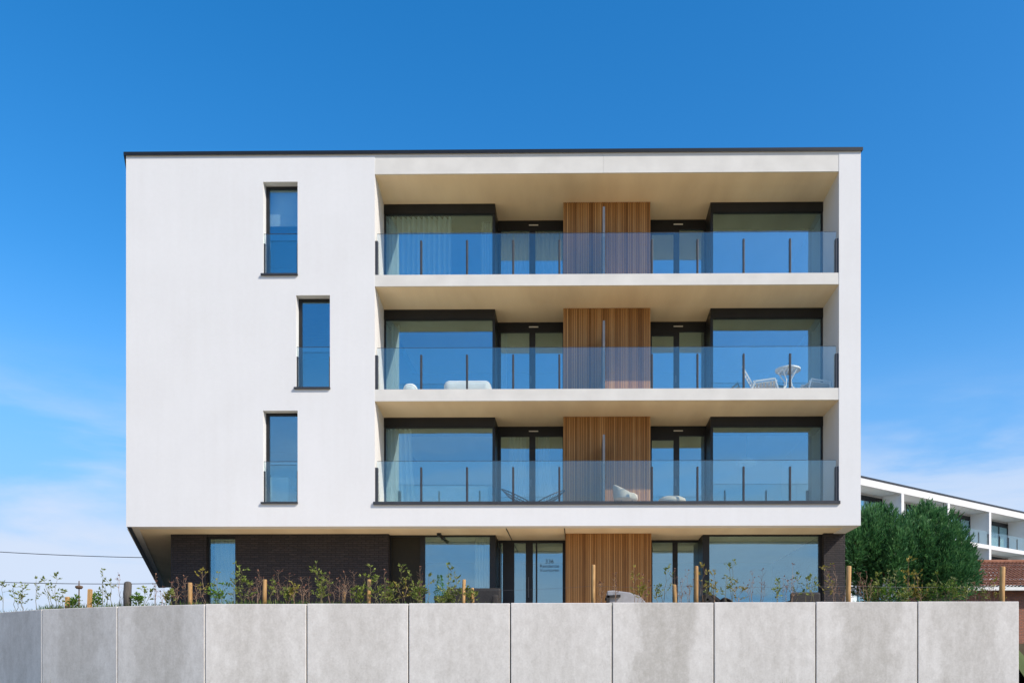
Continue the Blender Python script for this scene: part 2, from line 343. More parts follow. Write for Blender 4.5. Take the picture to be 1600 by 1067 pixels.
# ------------------------------------------------------------------ ground
GZ = 2.98                                                    # level of the terrace behind the retaining wall
WP = [ld(-14.6, 20.3), ld(-12.89, 18.65), ld(-11.17, 17.63), ld(-9.18, 16.90)] + [ld(-7.19 + 2.0*i, 16.4) for i in range(9)]   # front line of the retaining wall
gm = MB().box(-900, 900, -900, 1500, -.5, 0)
struct(gm.build('ground', 'field'))
struct(B(-300, 300, -27, -15, -.1, .012).build('road', 'gravel'))
def inset(p, d=.16): return (p.x + FW.x*d, p.y + FW.y*d)
tp = [inset(p) for p in WP]
edge = [(ld(8.70, 16.6).x, ld(8.7, 16.6).y), (ld(8.75, 18.4).x, ld(8.75, 18.4).y), (ld(.5365*26-1.6, 26).x, ld(0, 26).y), (ld(.5365*36-1.6, 36).x, ld(0, 36).y), (60, 15), (300, 16)]
back = [(300, 600), (-300, 600), (-300, 24)]
tpoly = [(-60, 8)] + tp[:-1] + edge + back
tm = MB().prism(tpoly, -.3, GZ)
struct(tm.build('terrace_ground', 'soil'))
bm_ = MB(); NA, NB = 26, 30                                 # grassy ground falling away past the free end of the wall
for q in range(NB+1):
    dep = 13.5 + 23.3*q/NB; ed = 9.25 if dep < 16.7 else 8.72 if dep < 18.4 else 8.72 + (dep-18.4)/(36-18.4)*(.5365*36-1.6-8.72)
    for w in range(NA+1):
        u = (w/NA)**2*40; zz = 1.45 + (dep-16)*.05; zz += max(0, 1-u/1.0)*(2.9-zz) if dep > 17.2 else 0
        k_ = min(1, max(0, (dep-13.6)/3.2)); zz = zz*k_*k_*(3-2*k_) - .02
        bm_.v.append(tuple(ld(ed+u-(.15 if w == 0 else 0), dep, zz)))
bm_.f = [(q*(NA+1)+w, q*(NA+1)+w+1, (q+1)*(NA+1)+w+1, (q+1)*(NA+1)+w) for q in range(NB) for w in range(NA)]
bm_.smooth = True
struct(bm_.build('grass_bank', 'grass_ground'))
bm_ = MB()                                                   # verge rising to the foot of the wall
for i in range(len(WP)-1):
    a, b = WP[i], WP[i+1]
    bm_.add([(a.x, a.y+.05, .95), (b.x, b.y+.05, .95), (b.x, b.y-2.6, -.02), (a.x, a.y-2.6, -.02)], [(0, 3, 2, 1)])
struct(bm_.build('verge', 'grass_ground'))

# ------------------------------------------------------------------ precast retaining wall
wall = thing('retaining_wall', 'long grey precast concrete retaining wall bending away at one end', 'wall', (WP[6].x, WP[6].y, 0))
for i in range(len(WP)-1):
    a, b = WP[i], WP[i+1]; d = b - a; L = d.length; top = 3.0 + max(0, i-3)*.007
    g = .011
    p = MB().box(-L/2+g, L/2-g, 0, .14, 0, top)
    c = (a+b)/2
    put('panel', p.mesh('panel'), 'precast_concrete', wall, c, bevel=.012, rotz=math.atan2(d.y, d.x))
e0 = WP[-1]                                                  # return at the free end
p = MB().box(0, .14, .16, 2.0, 0, 3.05); put('panel', p.mesh('panel'), 'precast_concrete', wall, (e0.x-.16, e0.y, 0), bevel=.012)
put('joint_seal', MB().prism([(p_.x+FW.x*.1, p_.y+FW.y*.1) for p_ in WP] + [(p_.x+FW.x*.155, p_.y+FW.y*.155) for p_ in WP[::-1]], 0, 2.95).mesh('joint_seal'), 'grey_metal', wall)

# ------------------------------------------------------------------ the apartment building
XL, XR = X(197), X(1345)
ZS, ZT = 5.54, 15.37                                         # soffit and roof edge
LX0, LX1 = X(585.5), X(1311)
FL = [(6.15, 8.84), (9.15, 11.87), (12.17, 14.83)]           # floor and ceiling of the three loggias
yB, yD, yW = 1.45, 2.30, 1.37
DEP = 15.3; XLB = -18.9                                      # the plan flares towards the back on one side
b0 = thing('apartment_building', 'white rendered four storey apartment block with three glazed loggias and dark brick base', 'building', (0, 0, GZ))
slots = [(411, 465, 284.5, 430), (462.5, 515.5, 461.5, 607), (411, 465, 641.5, 786)]
holes = [(LX0, LX1, 6.15, 15.30)]
W = []
for a, b, t, bt in slots:
    h = (X(a), X(b), Zp(a, bt, 0), Zp(a, t, 0)); W.append(h); holes.append(h)
wall_holes(XL, XR, ZS, ZT, 0, .35, holes).build('front_wall', 'white_render', b0)
k = (XLB - XL) / DEP
MB().prism([(XL+k*.35, .35), (XLB, DEP), (XLB+.32, DEP), (XL+k*.35+.32, .35)], ZS, ZT).build('side_wall', 'white_render', b0)
B(XR-.32, XR, .35, DEP, ZS, ZT).build('side_wall', 'white_render', b0)
B(XLB+.3, XR-.3, DEP-.3, DEP-.01, ZS+.01, ZT).build('rear_wall', 'white_render', b0)
roof = MB().prism([(XL+.1, .2), (XR-.1, .2), (XR-.1, DEP-.1), (XLB+.1, DEP-.1)], 15.302, 15.36).build('roof', 'grey_metal', b0)
cp = MB()
o_ = .045
outer = [(XL-o_, -o_), (XR+o_, -o_), (XR+o_, DEP+o_), (XLB-o_, DEP+o_)]; inner = [(XL+.4, .42), (XR-.4, .42), (XR-.4, DEP-.4), (XLB+.4, DEP-.4)]
for i in range(4):
    j = (i+1) % 4; cp.prism([outer[i], outer[j], inner[j], inner[i]], ZT+.002, ZT+.062)
cp.build('coping', 'black_metal', roof)
B(XL-o_, XR+o_, -o_, -o_+.012, ZT-.03, ZT+.003).build('drip_edge', 'black_metal', roof)

# soffit over the ground floor with its joints and the dark edge profile
sof = MB().prism([(XL+.005, .005), (XR-.005, .005), (XR-.005, DEP-.02), (XLB+.02, DEP-.02)], ZS+.02, ZS+.09).build('soffit', 'soffit_render', b0)
MB().prism([(XL+.03, .02), (XLB+.03, DEP-.05), (XLB+.17, DEP-.05), (XL+.13, .02)], ZS-.012, ZS+.02).build('edge_profile', 'grey_metal', sof)
for pa in (788.5, 881.5):
    B(X(pa)-.012, X(pa)+.012, .03, 2.4, ZS+.010, ZS+.02).build('soffit_joint', 'black_metal', sof)

# loggia cheeks, roof beam, slabs
xs = X(600, yB)
MB().prism([(LX0, .352), (xs, yB), (xs, yD+.3), (LX0-.4, yD+.3), (LX0-.4, .352)], 6.0, 14.95).build('loggia_side', 'white_render', b0)
B(LX1, LX1+.25, .352, yD+.3, 6.0, 14.95).build('loggia_side', 'white_render', b0)
xm = X(943)
B(LX0-.02, xm-.0015, .008, .05, 14.83, 15.302).build('roof_beam', 'cream_concrete', b0)
B(xm+.0015, LX1+.02, .008, .05, 14.83, 15.302).build('roof_beam', 'cream_concrete', b0)
B(LX0-.2, LX1+.2, .051, 9, 14.832, 15.25).build('loggia_ceiling', 'soffit_render', b0)
slabs = []
for i, (zf, zc) in enumerate(FL):
    if i == 0:
        s_ = B(LX0-.1, LX1+.1, .351, 9, ZS+.1, zf-.012).build('balcony_slab', 'cream_concrete', b0)
        B(LX0-.03, LX1+.02, -.055, .30, zf-.05, zf+.03).build('slab_trim', 'grey_metal', s_)
        B(LX0, LX1, .301, yD, zf-.011, zf+.008).build('decking', 'deck', s_)
    else:
        zb = FL[i-1][1]
        s_ = MB().box(LX0-.1, LX1+.1, .008, .05, zb, zf).build('balcony_slab', 'cream_concrete', b0)
        B(LX0-.1, LX1+.1, .051, 9, zb+.002, zf-.002).build('ceiling', 'soffit_render', s_)
        B(LX0-.05, LX1+.05, .30, yD, zf-.001, zf+.008).build('decking', 'deck', s_)
    slabs.append(s_)

# balustrades
POST = [658.5, 730, 802, 874, 946.5, 1018.5, 1089.5, 1161.5, 1234]
xp = [LX0+.035] + [X(p, .1) for p in POST] + [LX1-.045]
post_me = MB().box(-.026, .026, -.02, .035, 0, .93).mesh('post'); post_me.materials.append(M['grey_metal'])
end_me = MB().box(-.04, .04, -.03, .05, 0, .92).mesh('post'); end_me.materials.append(M['grey_metal'])
for i, (zf, zc) in enumerate(FL):
    zz = zf + (.03 if i == 0 else 0)
    for j, x in enumerate(xp):
        if j == 5: continue                                  # the privacy screen stands here
        put('post', end_me if j in (0, len(xp)-1) else post_me, None, slabs[i], (x, .06, zz-.004), bevel=.008)
    for j in range(len(xp)-1):
        q = B(xp[j]+.004, xp[j+1]-.004, .10, .112, zz+.012, zf+1.125).build('glass_panel', 'rail_glass', slabs[i])
        B(xp[j]+.004, xp[j+1]-.004, .099, .113, zf+1.1255, zf+1.134).build('edge_strip', 'grey_metal', q)
    B(xp[0], xp[-1], .095, .117, zz-.003, zz+.03).build('glass_channel', 'grey_metal', slabs[i])
    hs_ = 1.86 if i else 1.84
    B(X(943.5, .2)-.03, X(943.5, .2)+.03, .17, yW-.005, zf+.006, zf+hs_).build('privacy_screen', 'aluminium', slabs[i])

# glazing of the loggias
def glazed(name, x0, x1, y, z0, z1, panes, parent, fw=.045, depth=.07, head=.05, sill=.05, handle=False):
    """a dark frame with panes at the given x ranges (each pane: x0, x1[, top])"""
    hs = [(p[0], p[1], z0+sill, (p[2] if len(p) > 2 else z1-head)) for p in panes]
    f = wall_holes(x0, x1, z0, z1, y, y+depth, hs).build(name, 'black_metal', parent)
    for h in hs:
        B(h[0]-.008, h[1]+.008, y+.028, y+.044, h[2]-.008, h[3]+.008).build('pane', 'window_glass', f)
    return f
for i, (zf, zc) in enumerate(FL):
    z0 = zf + .009
    # bay windows
    bl0, bl1 = xs + .002, X(773.5, yB); br0, br1 = X(1110, yB), LX1 - .003
    hd = .27
    for (a, b, ret) in ((bl0, bl1, 1), (br0, br1, -1)):
        f = glazed('bay_window', a, b, yB, z0, zc-hd-.001, [(a+(.05 if ret == 1 else .075), b-(.075 if ret == 1 else .05))], b0, head=.012, sill=.05)
        B(a, b, yB-.03, yD+.05, zc-hd, zc+.003).build('lintel', 'black_metal', f)
        if ret == 1: B(b-.07, b, yB+.071, yD+.05, z0, zc-hd-.002).build('return_panel', 'black_metal', f)
        else: B(a, a+.07, yB+.071, yD+.05, z0, zc-hd-.002).build('return_panel', 'black_metal', f)
    # terrace doors beside the cladding
    w0, w1 = X(880, yW), X(1016.5, yW)
    d = glazed('terrace_door', bl1, w0+.12, yD, z0, zc+.003, [(X(782.5, yD), X(827, yD)), (X(836.5, yD), X(879, yD))], b0, head=.29, sill=.07)
    lz = zc - .135
    B(X(826.5, yD), X(841, yD), yD-.014, yD, lz-.014, lz+.014).build('vent_strip', 'led_strip', d)
    B(X(829.5, yD)-.01, X(829.5, yD)+.01, yD-.03, yD-.001, zf+.95, zf+1.15).build('door_handle', 'aluminium', d)
    d = glazed('terrace_door', w1-.12, br0, yD, z0, zc+.003, [(X(1018.5, yD), X(1052.5, yD), zc-.40), (X(1061.5, yD), X(1100.5, yD))], b0, head=.29, sill=.07)
    B(X(1052.5, yD), X(1067, yD), yD-.014, yD, lz-.014, lz+.014).build('vent_strip', 'led_strip', d)
    B(X(1056, yD)-.01, X(1056, yD)+.01, yD-.03, yD-.001, zf+.95, zf+1.15).build('door_handle', 'aluminium', d)

# cedar cladding: each slat a piece
def cladding(px0, px1, y, z0, z1, n):
    a, b = X(px0, y), X(px1, y); pitch = (b-a)/n
    core = B(a+.004, b-.004, y+.036, y+2.6, z0, z1).build('cladding', 'backing', b0)
    me = MB().box(-pitch*.39, pitch*.39, 0, .037, 0, z1-z0-.012).mesh('slat'); me.materials.append(M['cedar'])
    for q in range(n): put('slat', me, None, core, (a+pitch*(q+.5), y, z0+.006))
for i, (zf, zc) in enumerate(FL): cladding(880, 1016.5, yW, zf+.009, zc+.001, 50)

# tall slot windows in the white wall
for i, (x0, x1, z0, z1) in enumerate(W):
    f = glazed('slot_window', x0+.001, x1-.001, .215, z0+.03, z1-.001, [(x0+.085, x1-.055)], b0, head=.07, sill=.06)
    B(x0-.045, x1+.012, -.055, .214, z0-.02, z0+.028).build('sill', 'grey_metal', f)
    g = B(x0+.004, x1-.004, .06, .072, z0+.03, z0+1.11).build('guard_glass', 'rail_glass', f)
    B(x0+.004, x1-.004, .059, .073, z0+1.1105, z0+1.122).build('edge_strip', 'grey_metal', g)
    B(x0+.001, x0+.035, .045, .10, z0+.029, z0+.86).build('clamp_post', 'grey_metal', f)
    B(x1-.035, x1-.001, .045, .10, z0+.029, z0+.86).build('clamp_post', 'grey_metal', f)

# ground floor
gB, gD, gW, gK = 1.52, 2.45, 1.28, 1.30
gz, gc = GZ + .006, ZS + .021
kx0, kx1 = X(267, gK), X(607, gK)
wx0, wx1 = X(322, gK), X(367.5, gK)
wall_holes(kx0, kx1, GZ-.05, gc, gK, gK+.3, [(wx0, wx1, GZ+.05, gc-.06)]).build('brick_wall', 'dark_brick', b0)
glazed('brick_window', wx0+.001, wx1-.001, gK+.10, GZ+.051, gc-.061, [(wx0+.06, wx1-.02)], b0, head=.06, sill=.05)
B(kx0, kx0+.3, gK+.301, 11, GZ-.05, gc).build('brick_wall', 'dark_brick', b0)
B(kx0+.3, X(1318.5, gK)-.3, 10.7, 11, GZ-.05, gc).build('brick_wall', 'dark_brick', b0)
px0, px1 = X(1287.5, gK), X(1320.5, gK)
B(px0, px1, gK, 11, GZ-.05, gc).build('brick_pillar', 'dark_brick', b0)
gl1 = X(774, gB); gr0 = X(1098, gB)
f = glazed('bay_window', kx1+.001, gl1, gB, gz, gc, [(X(611, gB), X(656.5, gB)), (X(664, gB), X(765, gB))], b0, head=.05, sill=.05)
B(gl1-.09, gl1, gB+.071, gD+.02, gz, gc-.001).build('return_panel', 'black_metal', f)
for c_ in [c for c in f.children if c.name.startswith('pane')][:1]: bpy.data.objects.remove(c_)
B(X(611, gB)-.008, X(656.5, gB)+.008, gB+.03, gB+.05, gz+.042, gc-.042).build('olive_panel', 'olive', f)  # opaque dark sheet added in place of the removed glass pane
f = glazed('entrance_screen', gl1, X(884, gW)+.1, gD, gz, gc, [(X(776.5, gD), X(779.5, gD)), (X(781.5, gD), X(785.5, gD)), (X(803.5, gD), X(821.5, gD)), (X(832.5, gD), X(837, gD)), (X(839.5, gD), X(879, gD))], b0, head=.08, sill=.06)
B(X(826, gD)-.012, X(826, gD)+.012, gD-.05, gD-.03, GZ+.9, GZ+1.5).build('door_handle', 'aluminium', f)
def text(body, size, x, y, z, parent):
    cu = bpy.data.curves.new('t', 'FONT'); cu.body = body; cu.size = size; cu.align_x = 'CENTER'; cu.extrude = .002
    o = bpy.data.objects.new('t', cu); C.objects.link(o); dg = bpy.context.evaluated_depsgraph_get(); dg.update()
    me = bpy.data.meshes.new_from_object(o.evaluated_get(dg)); bpy.data.objects.remove(o)
    me.transform(Matrix.Rotation(R(90), 4, 'X')); me.materials.clear()
    put('lettering', me, 'lettering', parent, (x, y, z))
tx = X(858.5, gD)
text('336', .17, tx, gD+.025, Zp(858, 879.5, gD), f); text('Residentie', .135, tx, gD+.025, Zp(858, 886, gD), f); text('Vuurtoren', .135, tx, gD+.025, Zp(858, 892.5, gD), f)
cladding(883.5, 1018, gW, gz, gc, 50)
f = glazed('terrace_door', X(1018, gW)-.1, gr0, gD, gz, gc, [(X(1019.5, gD), X(1051, gD)), (X(1059, gD), X(1095, gD))], b0, head=.07, sill=.06)
f = glazed('bay_window', gr0, px0-.001, gB, gz, gc, [(X(1108.5, gB), X(1279, gB))], b0, head=.05, sill=.05)
B(gr0, gr0+.09, gB+.071, gD+.02, gz, gc-.001).build('return_panel', 'black_metal', f)
sp = B(X(683, 1.2), X(689, 1.2), 1.15, 1.27, ZS-.06, ZS+.021).build('spotlight', 'black_metal', b0)
MB().tube([(X(688, 1.2), 1.21, ZS-.05), (X(694, 1.2), 1.17, ZS-.13)], [.045, .05], 12).build('lamp_head', 'black_metal', sp)

# rooms behind the glass
for i, (z0, z1) in enumerate([(GZ+.004, ZS+.1)] + FL):
    if i == 0:
        B(kx0+.3, px0, gD+.1, 10.6, z0-.05, z0+.002).build('room_floor', 'interior_floor', b0)
        for pa in (600, 800, 950): B(X(pa, 3)-.05, X(pa, 3)+.05, gD+1.2, 10.6, z0+.003, ZS+.02).build('partition', 'interior_wall', b0)
        B(kx0+.31, px0-.01, 7.5, 7.6, z0+.003, ZS+.019).build('room_wall', 'interior_wall', b0)
    else:
        B(LX0-.6, LX0-.45, .36, 9, z0-.2, z1+.1).build('partition', 'interior_wall', b0)
        B(X(943, 3)-.1, X(943, 3)+.1, yW+2.7, 9, z0+.01, z1).build('partition', 'interior_wall', b0)
        B(LX0-.44, LX1+.2, 6.4, 6.5, z0+.01, z1).build('room_wall', 'interior_wall', b0)
        B(LX1+.03, LX1+.2, yD+.31, 9, z0+.01, z1).build('room_wall', 'interior_wall', b0)
        B(LX0-.44, LX0-.3, yD+.31, 9, z0+.01, z1).build('room_wall', 'interior_wall', b0)
        B(XL+.1, LX0-.61, .351, 9, z0-.25, z0-.1).build('room_floor', 'interior_floor', b0)
        B(XL+.1, LX0-.61, 5.2, 5.3, z0-.09, z1+.05).build('room_wall', 'interior_wall', b0)

# ------------------------------------------------------------------ curtains, blind and furniture indoors
def curtain(label, x0, x1, y, z0, z1, n, flare=0, amp=.05, group=None, mat='curtain_sheer'):
    m = MB(); m.smooth = True; N = n*8; rows = 6; rnd = random.Random(int(x0*100))
    ph = [rnd.uniform(-.5, .5) for _ in range(N+1)]
    for r in range(rows+1):
        t = r/rows
        for q in range(N+1):
            u = q/N; w = (x1-x0) + flare*(1-t)**1.6
            m.v.append((x0 + u*w, y + amp*math.sin(2*math.pi*n*u + ph[q]*.4)*(1+.3*(1-t)), z0 + (z1-z0)*t))
    m.f = [(r*(N+1)+q, r*(N+1)+q+1, (r+1)*(N+1)+q+1, (r+1)*(N+1)+q) for r in range(rows) for q in range(N)]
    o = m.build('curtain', mat); so = o.modifiers.new('thickness', 'SOLIDIFY'); so.thickness = .004
    return tag(o, label, 'curtain', group)
z = FL
curtain('pleated sheer curtain drawn across half the top floor bay window', X(608, 1.64), X(705, 1.64), 1.64, z[2][0]+.002, z[2][1]+.002, 12, amp=.08)
curtain('narrow sheer curtain bunched at the corner post of the top floor bay', X(752, 1.9), X(768, 1.9), 1.9, z[2][0]+.002, z[2][1]+.002, 4, .05)
curtain('dim pleated curtain behind the top floor terrace door beside the curtained bay', X(783, 2.7), X(879, 2.7), 2.7, z[2][0]+.002, z[2][1]+.002, 14)
curtain('white curtain hanging at the edge of the lowest loggia bay window by the white cheek', X(606, 1.64), X(642, 1.64), 1.64, z[0][0]-.01, z[0][1]+.006, 5, .16, amp=.07)
curtain('pale curtain behind the lowest loggia terrace door next to the curtained bay', X(796, 2.7), X(822, 2.7), 2.7, z[0][0]-.01, z[0][1]+.006, 5)
curtain('tied back curtain behind the lowest loggia terrace door next to the cedar slats', X(841, 2.7), X(858, 2.7), 2.7, z[0][0]-.01, z[0][1]+.006, 4, .2)
curtain('thin curtain at the edge of the middle loggia bay window by the white cheek', X(611, 1.85), X(624, 1.85), 1.85, z[1][0]+.002, z[1][1]+.006, 3)
curtain('pale curtain behind the middle loggia terrace door', X(783, 2.7), X(792, 2.7), 2.7, z[1][0]+.002, z[1][1]+.006, 3)
curtain('grey curtain behind the window in the dark brick wall', wx0+.02, wx1+.1, gK+.5, GZ+.004, ZS+.022, 8)
curtain('pale curtain at the corner of the ground floor bay window behind the rattan sofa', X(742, 2), X(764, 2), 2.0, GZ-.001, ZS+.022, 5)
def slot_room(i): return W[i]
x0, x1, z0, z1 = W[0]
o = B(x0-.05, x1+.05, .42, .435, z1-.95, z1+.30).build('roller_blind', 'white_fabric'); tag(o, 'pale roller blind half lowered in the topmost slot window', 'blind')

def sofa(name, label, loc, w, d, h, mat, arms=True, rotz=0, seat=.42, group=None, legs=True):
    t = thing(name, label, 'sofa', loc, rotz, group)
    MB().box(-w/2, w/2, -d/2, d/2, .06, seat*.62).build('base', mat, t, local=True, bevel=.03)
    MB().box(-w/2, w/2, d/2-.2, d/2, seat*.62+.001, h).build('backrest', mat, t, local=True, bevel=.05)
    if arms:
        for s in (-1, 1):
            MB().box(min(s*w/2, s*(w/2-.16)), max(s*w/2, s*(w/2-.16)), -d/2, d/2-.201, seat*.62+.001, h*.74).build('armrest', mat, t, local=True, bevel=.04)
    for s in (-1, 1):
        a = s*.005; b = s*(w/2-.17)
        MB().box(min(a, b), max(a, b), -d/2, d/2-.202, seat*.62+.002, seat+.05).build('seat_cushion', mat if mat != 'dark_rattan' else 'grey_fabric', t, local=True, bevel=.045)
    for sx in (-1, 1):
        for sy in (-1, 1):
            MB().box(sx*(w/2-.08)-.025, sx*(w/2-.08)+.025, sy*(d/2-.08)-.025, sy*(d/2-.08)+.025, 0, .065).build('leg', 'black_metal', t, local=True)
    return t
xa, xb = X(655, 2.9), X(768, 2.9)
sofa('sofa', 'white fabric sofa just inside the lowest loggia bay window', ((xa+xb)/2, 2.55, z[0][0]-.012), xb-xa, .9, .95, 'white_fabric', rotz=math.pi)
# a draped white armchair in the lowest slot window
sofa('armchair', 'white armchair seen through the lowest slot window', (X(441, 1.2), 1.0, z[0][0]-.10), .75, .75, .95, 'white_fabric', rotz=math.pi)
# pendant lamp in the lowest right bay
pl = thing('pendant_lamp', 'round pale pendant lamp inside the lowest loggia bay window without curtains', 'lamp', (X(1167, 2.6), 2.6, z[0][1]))
zb = Zp(1167, 722, 2.6) - z[0][1]
m = MB(); m.smooth = True; m.lathe([(.02, .14), (.12, .13), (.26, .05), (.30, -.02), (.24, -.09), (.08, -.13), (.02, -.135)], 24, (0, 0, zb)); m.build('lamp_shade', 'white_fabric', pl, local=True)
MB().tube([(0, 0, .004), (0, 0, zb+.13)], .006, 6).build('cord', 'wire_black', pl, local=True)

# ------------------------------------------------------------------ things on the balconies
def lounge_chair(label, loc, rotz, tilt=0):
    t = thing('garden_chair', label, 'chair', loc, rotz)
    for s in (-1, 1):
        MB().bar((-.28, s*.25, .36), (.30, s*.25, .40), .035).build('armrest', 'white_plastic', t, local=True)
        MB().bar((.30, s*.25, .405), (.42, s*.25, 0), .035).build('leg', 'white_plastic', t, local=True)
        MB().bar((-.22, s*.25, .37), (-.36, s*.25, 0), .035).build('leg', 'white_plastic', t, local=True)
    sl = [MB().bar((-.26+.09*q, -.25, .30-.0*q+.006*q), (-.26+.09*q, .25, .30+.006*q), .07, .022) for q in range(7)]
    fr = MB().bar((-.30, -.235, .30), (.36, -.235, .345), .03).bar((-.30, .235, .30), (.36, .235, .345), .03).build('seat_frame', 'white_plastic', t, local=True)
    for m in sl: m.build('slat', 'white_plastic', fr, local=True)
    bk = MB().bar((-.28, -.22, .28), (-.56, -.22, .80), .03).bar((-.28, .22, .28), (-.56, .22, .80), .03).build('backrest', 'white_plastic', t, local=True)
    for q in range(6):
        u = .15 + q*.16; MB().bar((-.28-.28*u, -.22, .28+.52*u), (-.28-.28*u, .22, .28+.52*u), .018, .065).build('slat', 'white_plastic', bk, local=True)
    return t
f2 = z[1][0] + .009
lounge_chair('white slatted garden chair with reclined back on the middle balcony', (X(1193, .75), .75, f2), R(-12))
t = thing('garden_table', 'round white slatted garden table on the middle balcony', 'table', (X(1231, .72), .72, f2))
rim = MB(); n = 28
ring = lambda r, zz: [(r*math.cos(2*math.pi*q/n), r*math.sin(2*math.pi*q/n), zz) for q in range(n)]
rim.add(ring(.34, .70)+ring(.34, .735)+ring(.29, .735)+ring(.29, .70), [((a*n)+q, a*n+(q+1) % n, ((a+1) % 4)*n+(q+1) % n, ((a+1) % 4)*n+q) for a in range(4) for q in range(n)])
tt = rim.build('table_top', 'white_plastic', t, local=True)
for q in range(6):
    xx = -.24+q*.096; hh = math.sqrt(.295**2-xx*xx); MB().box(xx-.036, xx+.036, -hh, hh, .705, .73).build('slat', 'white_plastic', tt, local=True)
for s in (-1, 1):
    for q in (-1, 1):
        MB().tube([(s*.20, q*.22, .703), (s*.06, q*.10, .42), (s*.08, q*.12, .25), (s*.26, q*.24, 0)], .018, 8).build('leg', 'white_plastic', t, local=True)
lounge_chair('white slatted garden chair pushed into the corner by the middle balcony end post', (X(1276, .8), .8, f2), R(195))
def pouf(name, label, cat, loc, w, d, h, mat, parts=True):
    m = MB(); m.box(-w/2, w/2, -d/2, d/2, .05, h); t = thing(name, label, cat, loc)
    o = m.build('cushion', mat, t, local=True, bevel=min(h*.42, .16)); o.modifiers['bevel'].segments = 6
    for sx in (-1, 1):
        for sy in (-1, 1): MB().box(sx*w*.36-.02, sx*w*.36+.02, sy*d*.3-.02, sy*d*.3+.02, 0, .14).build('leg', 'grey_metal', t, local=True)
pouf('outdoor_bench', 'wide rounded white padded bench on the middle balcony', 'bench', (X(731.5, .85), .85, f2), X(768, .85)-X(695, .85), .6, .45, 'white_fabric')
pouf('footstool', 'small rounded white footstool beside the white padded bench', 'stool', (X(641.5, .8), .8, f2), .38, .38, .40, 'white_fabric')
def wire_chair(label, loc, rotz):
    t = thing('wire_chair', label, 'chair', loc, rotz); n = 28
    # tilted egg shaped rim with cords running to a lower ring
    rimp = []; low = []
    for q in range(n+1):
        a = 2*math.pi*q/n
        rimp.append(Vector((.42*math.cos(a), .36*math.sin(a), .36 - .20*math.cos(a))))
        low.append(Vector((.12 + .14*math.cos(a), .14*math.sin(a), .19 - .03*math.cos(a))))
    MB().tube(rimp, .016, 8, False).build('rim', 'wire_black', t, local=True)
    MB().tube(low, .012, 8, False).build('seat_ring', 'wire_black', t, local=True)
    c = MB()
    for q in range(n): c.tube([rimp[q], (rimp[q]+low[q])/2 + Vector((0, 0, -.05)), low[q]], .0055, 5)
    c.build('cord_seat', 'wire_black', t, local=True)
    for a in (35, 145, 215, 325):
        q = low[int(a/360*n)]; MB().tube([q, (.12+.36*math.cos(R(a)), .34*math.sin(R(a)), 0)], .012, 6).build('leg', 'wire_black', t, local=True)
f1 = z[0][0] + .009
wire_chair('black wire lounge chair on the lowest balcony turned to the bay with the sofa', (X(807, .95), .95, f1), R(-8))
wire_chair('black wire lounge chair on the lowest balcony standing next to the cedar slats', (X(859, 1.1), 1.1, f1), R(188))
t = thing('shell_armchair', 'beige upholstered shell armchair on the lowest balcony beside the privacy screen', 'chair', (X(979, .85), .85, f1), R(-90))
m = MB(); m.smooth = True
for r in range(9):
    v_ = r/8
    for q in range(13):
        u = -1+2*q/12; a = u*1.9
        rr = .34*(1-.12*v_**2); h = .22 + (.33*(math.cos(a*.62)**2)+.10)*v_
        m.v.append((rr*math.sin(a)*(1-.06*v_), -rr*math.cos(a)*(.95+.18*v_), h))
m.f = [(r*13+q, r*13+q+1, (r+1)*13+q+1, (r+1)*13+q) for r in range(8) for q in range(12)]
sh = m.build('shell', 'beige_fabric', t, local=True); so = sh.modifiers.new('thickness', 'SOLIDIFY'); so.thickness = .07; so.offset = 0
sb = sh.modifiers.new('sub', 'SUBSURF'); sb.levels = sb.render_levels = 1
m = MB(); m.smooth = True; m.lathe([(.01, .20), (.28, .20), (.31, .26), (.30, .36), (.24, .40), (.01, .41)], 24); m.build('seat_cushion', 'beige_fabric', t, local=True)
for a in (45, 135, 225, 315): MB().tube([(.2*math.cos(R(a)), .2*math.sin(R(a)), .21), (.27*math.cos(R(a)), .27*math.sin(R(a)), 0)], .014, 8).build('leg', 'wire_black', t, local=True)
t = thing('pouf', 'low round beige pouf on the lowest balcony in front of the terrace door', 'stool', (X(1050, .75), .75, f1))
m = MB(); m.smooth = True; m.lathe([(.01, .0), (.30, .0), (.36, .05), (.385, .15), (.36, .23), (.26, .28), (.01, .295)], 28); m.build('cushion', 'beige_fabric', t, local=True)
m = MB(); m.tube([(.387*math.cos(2*math.pi*q/28), .387*math.sin(2*math.pi*q/28), .15) for q in range(29)], .006, 5, False); m.build('piping', 'beige_fabric', t, local=True)

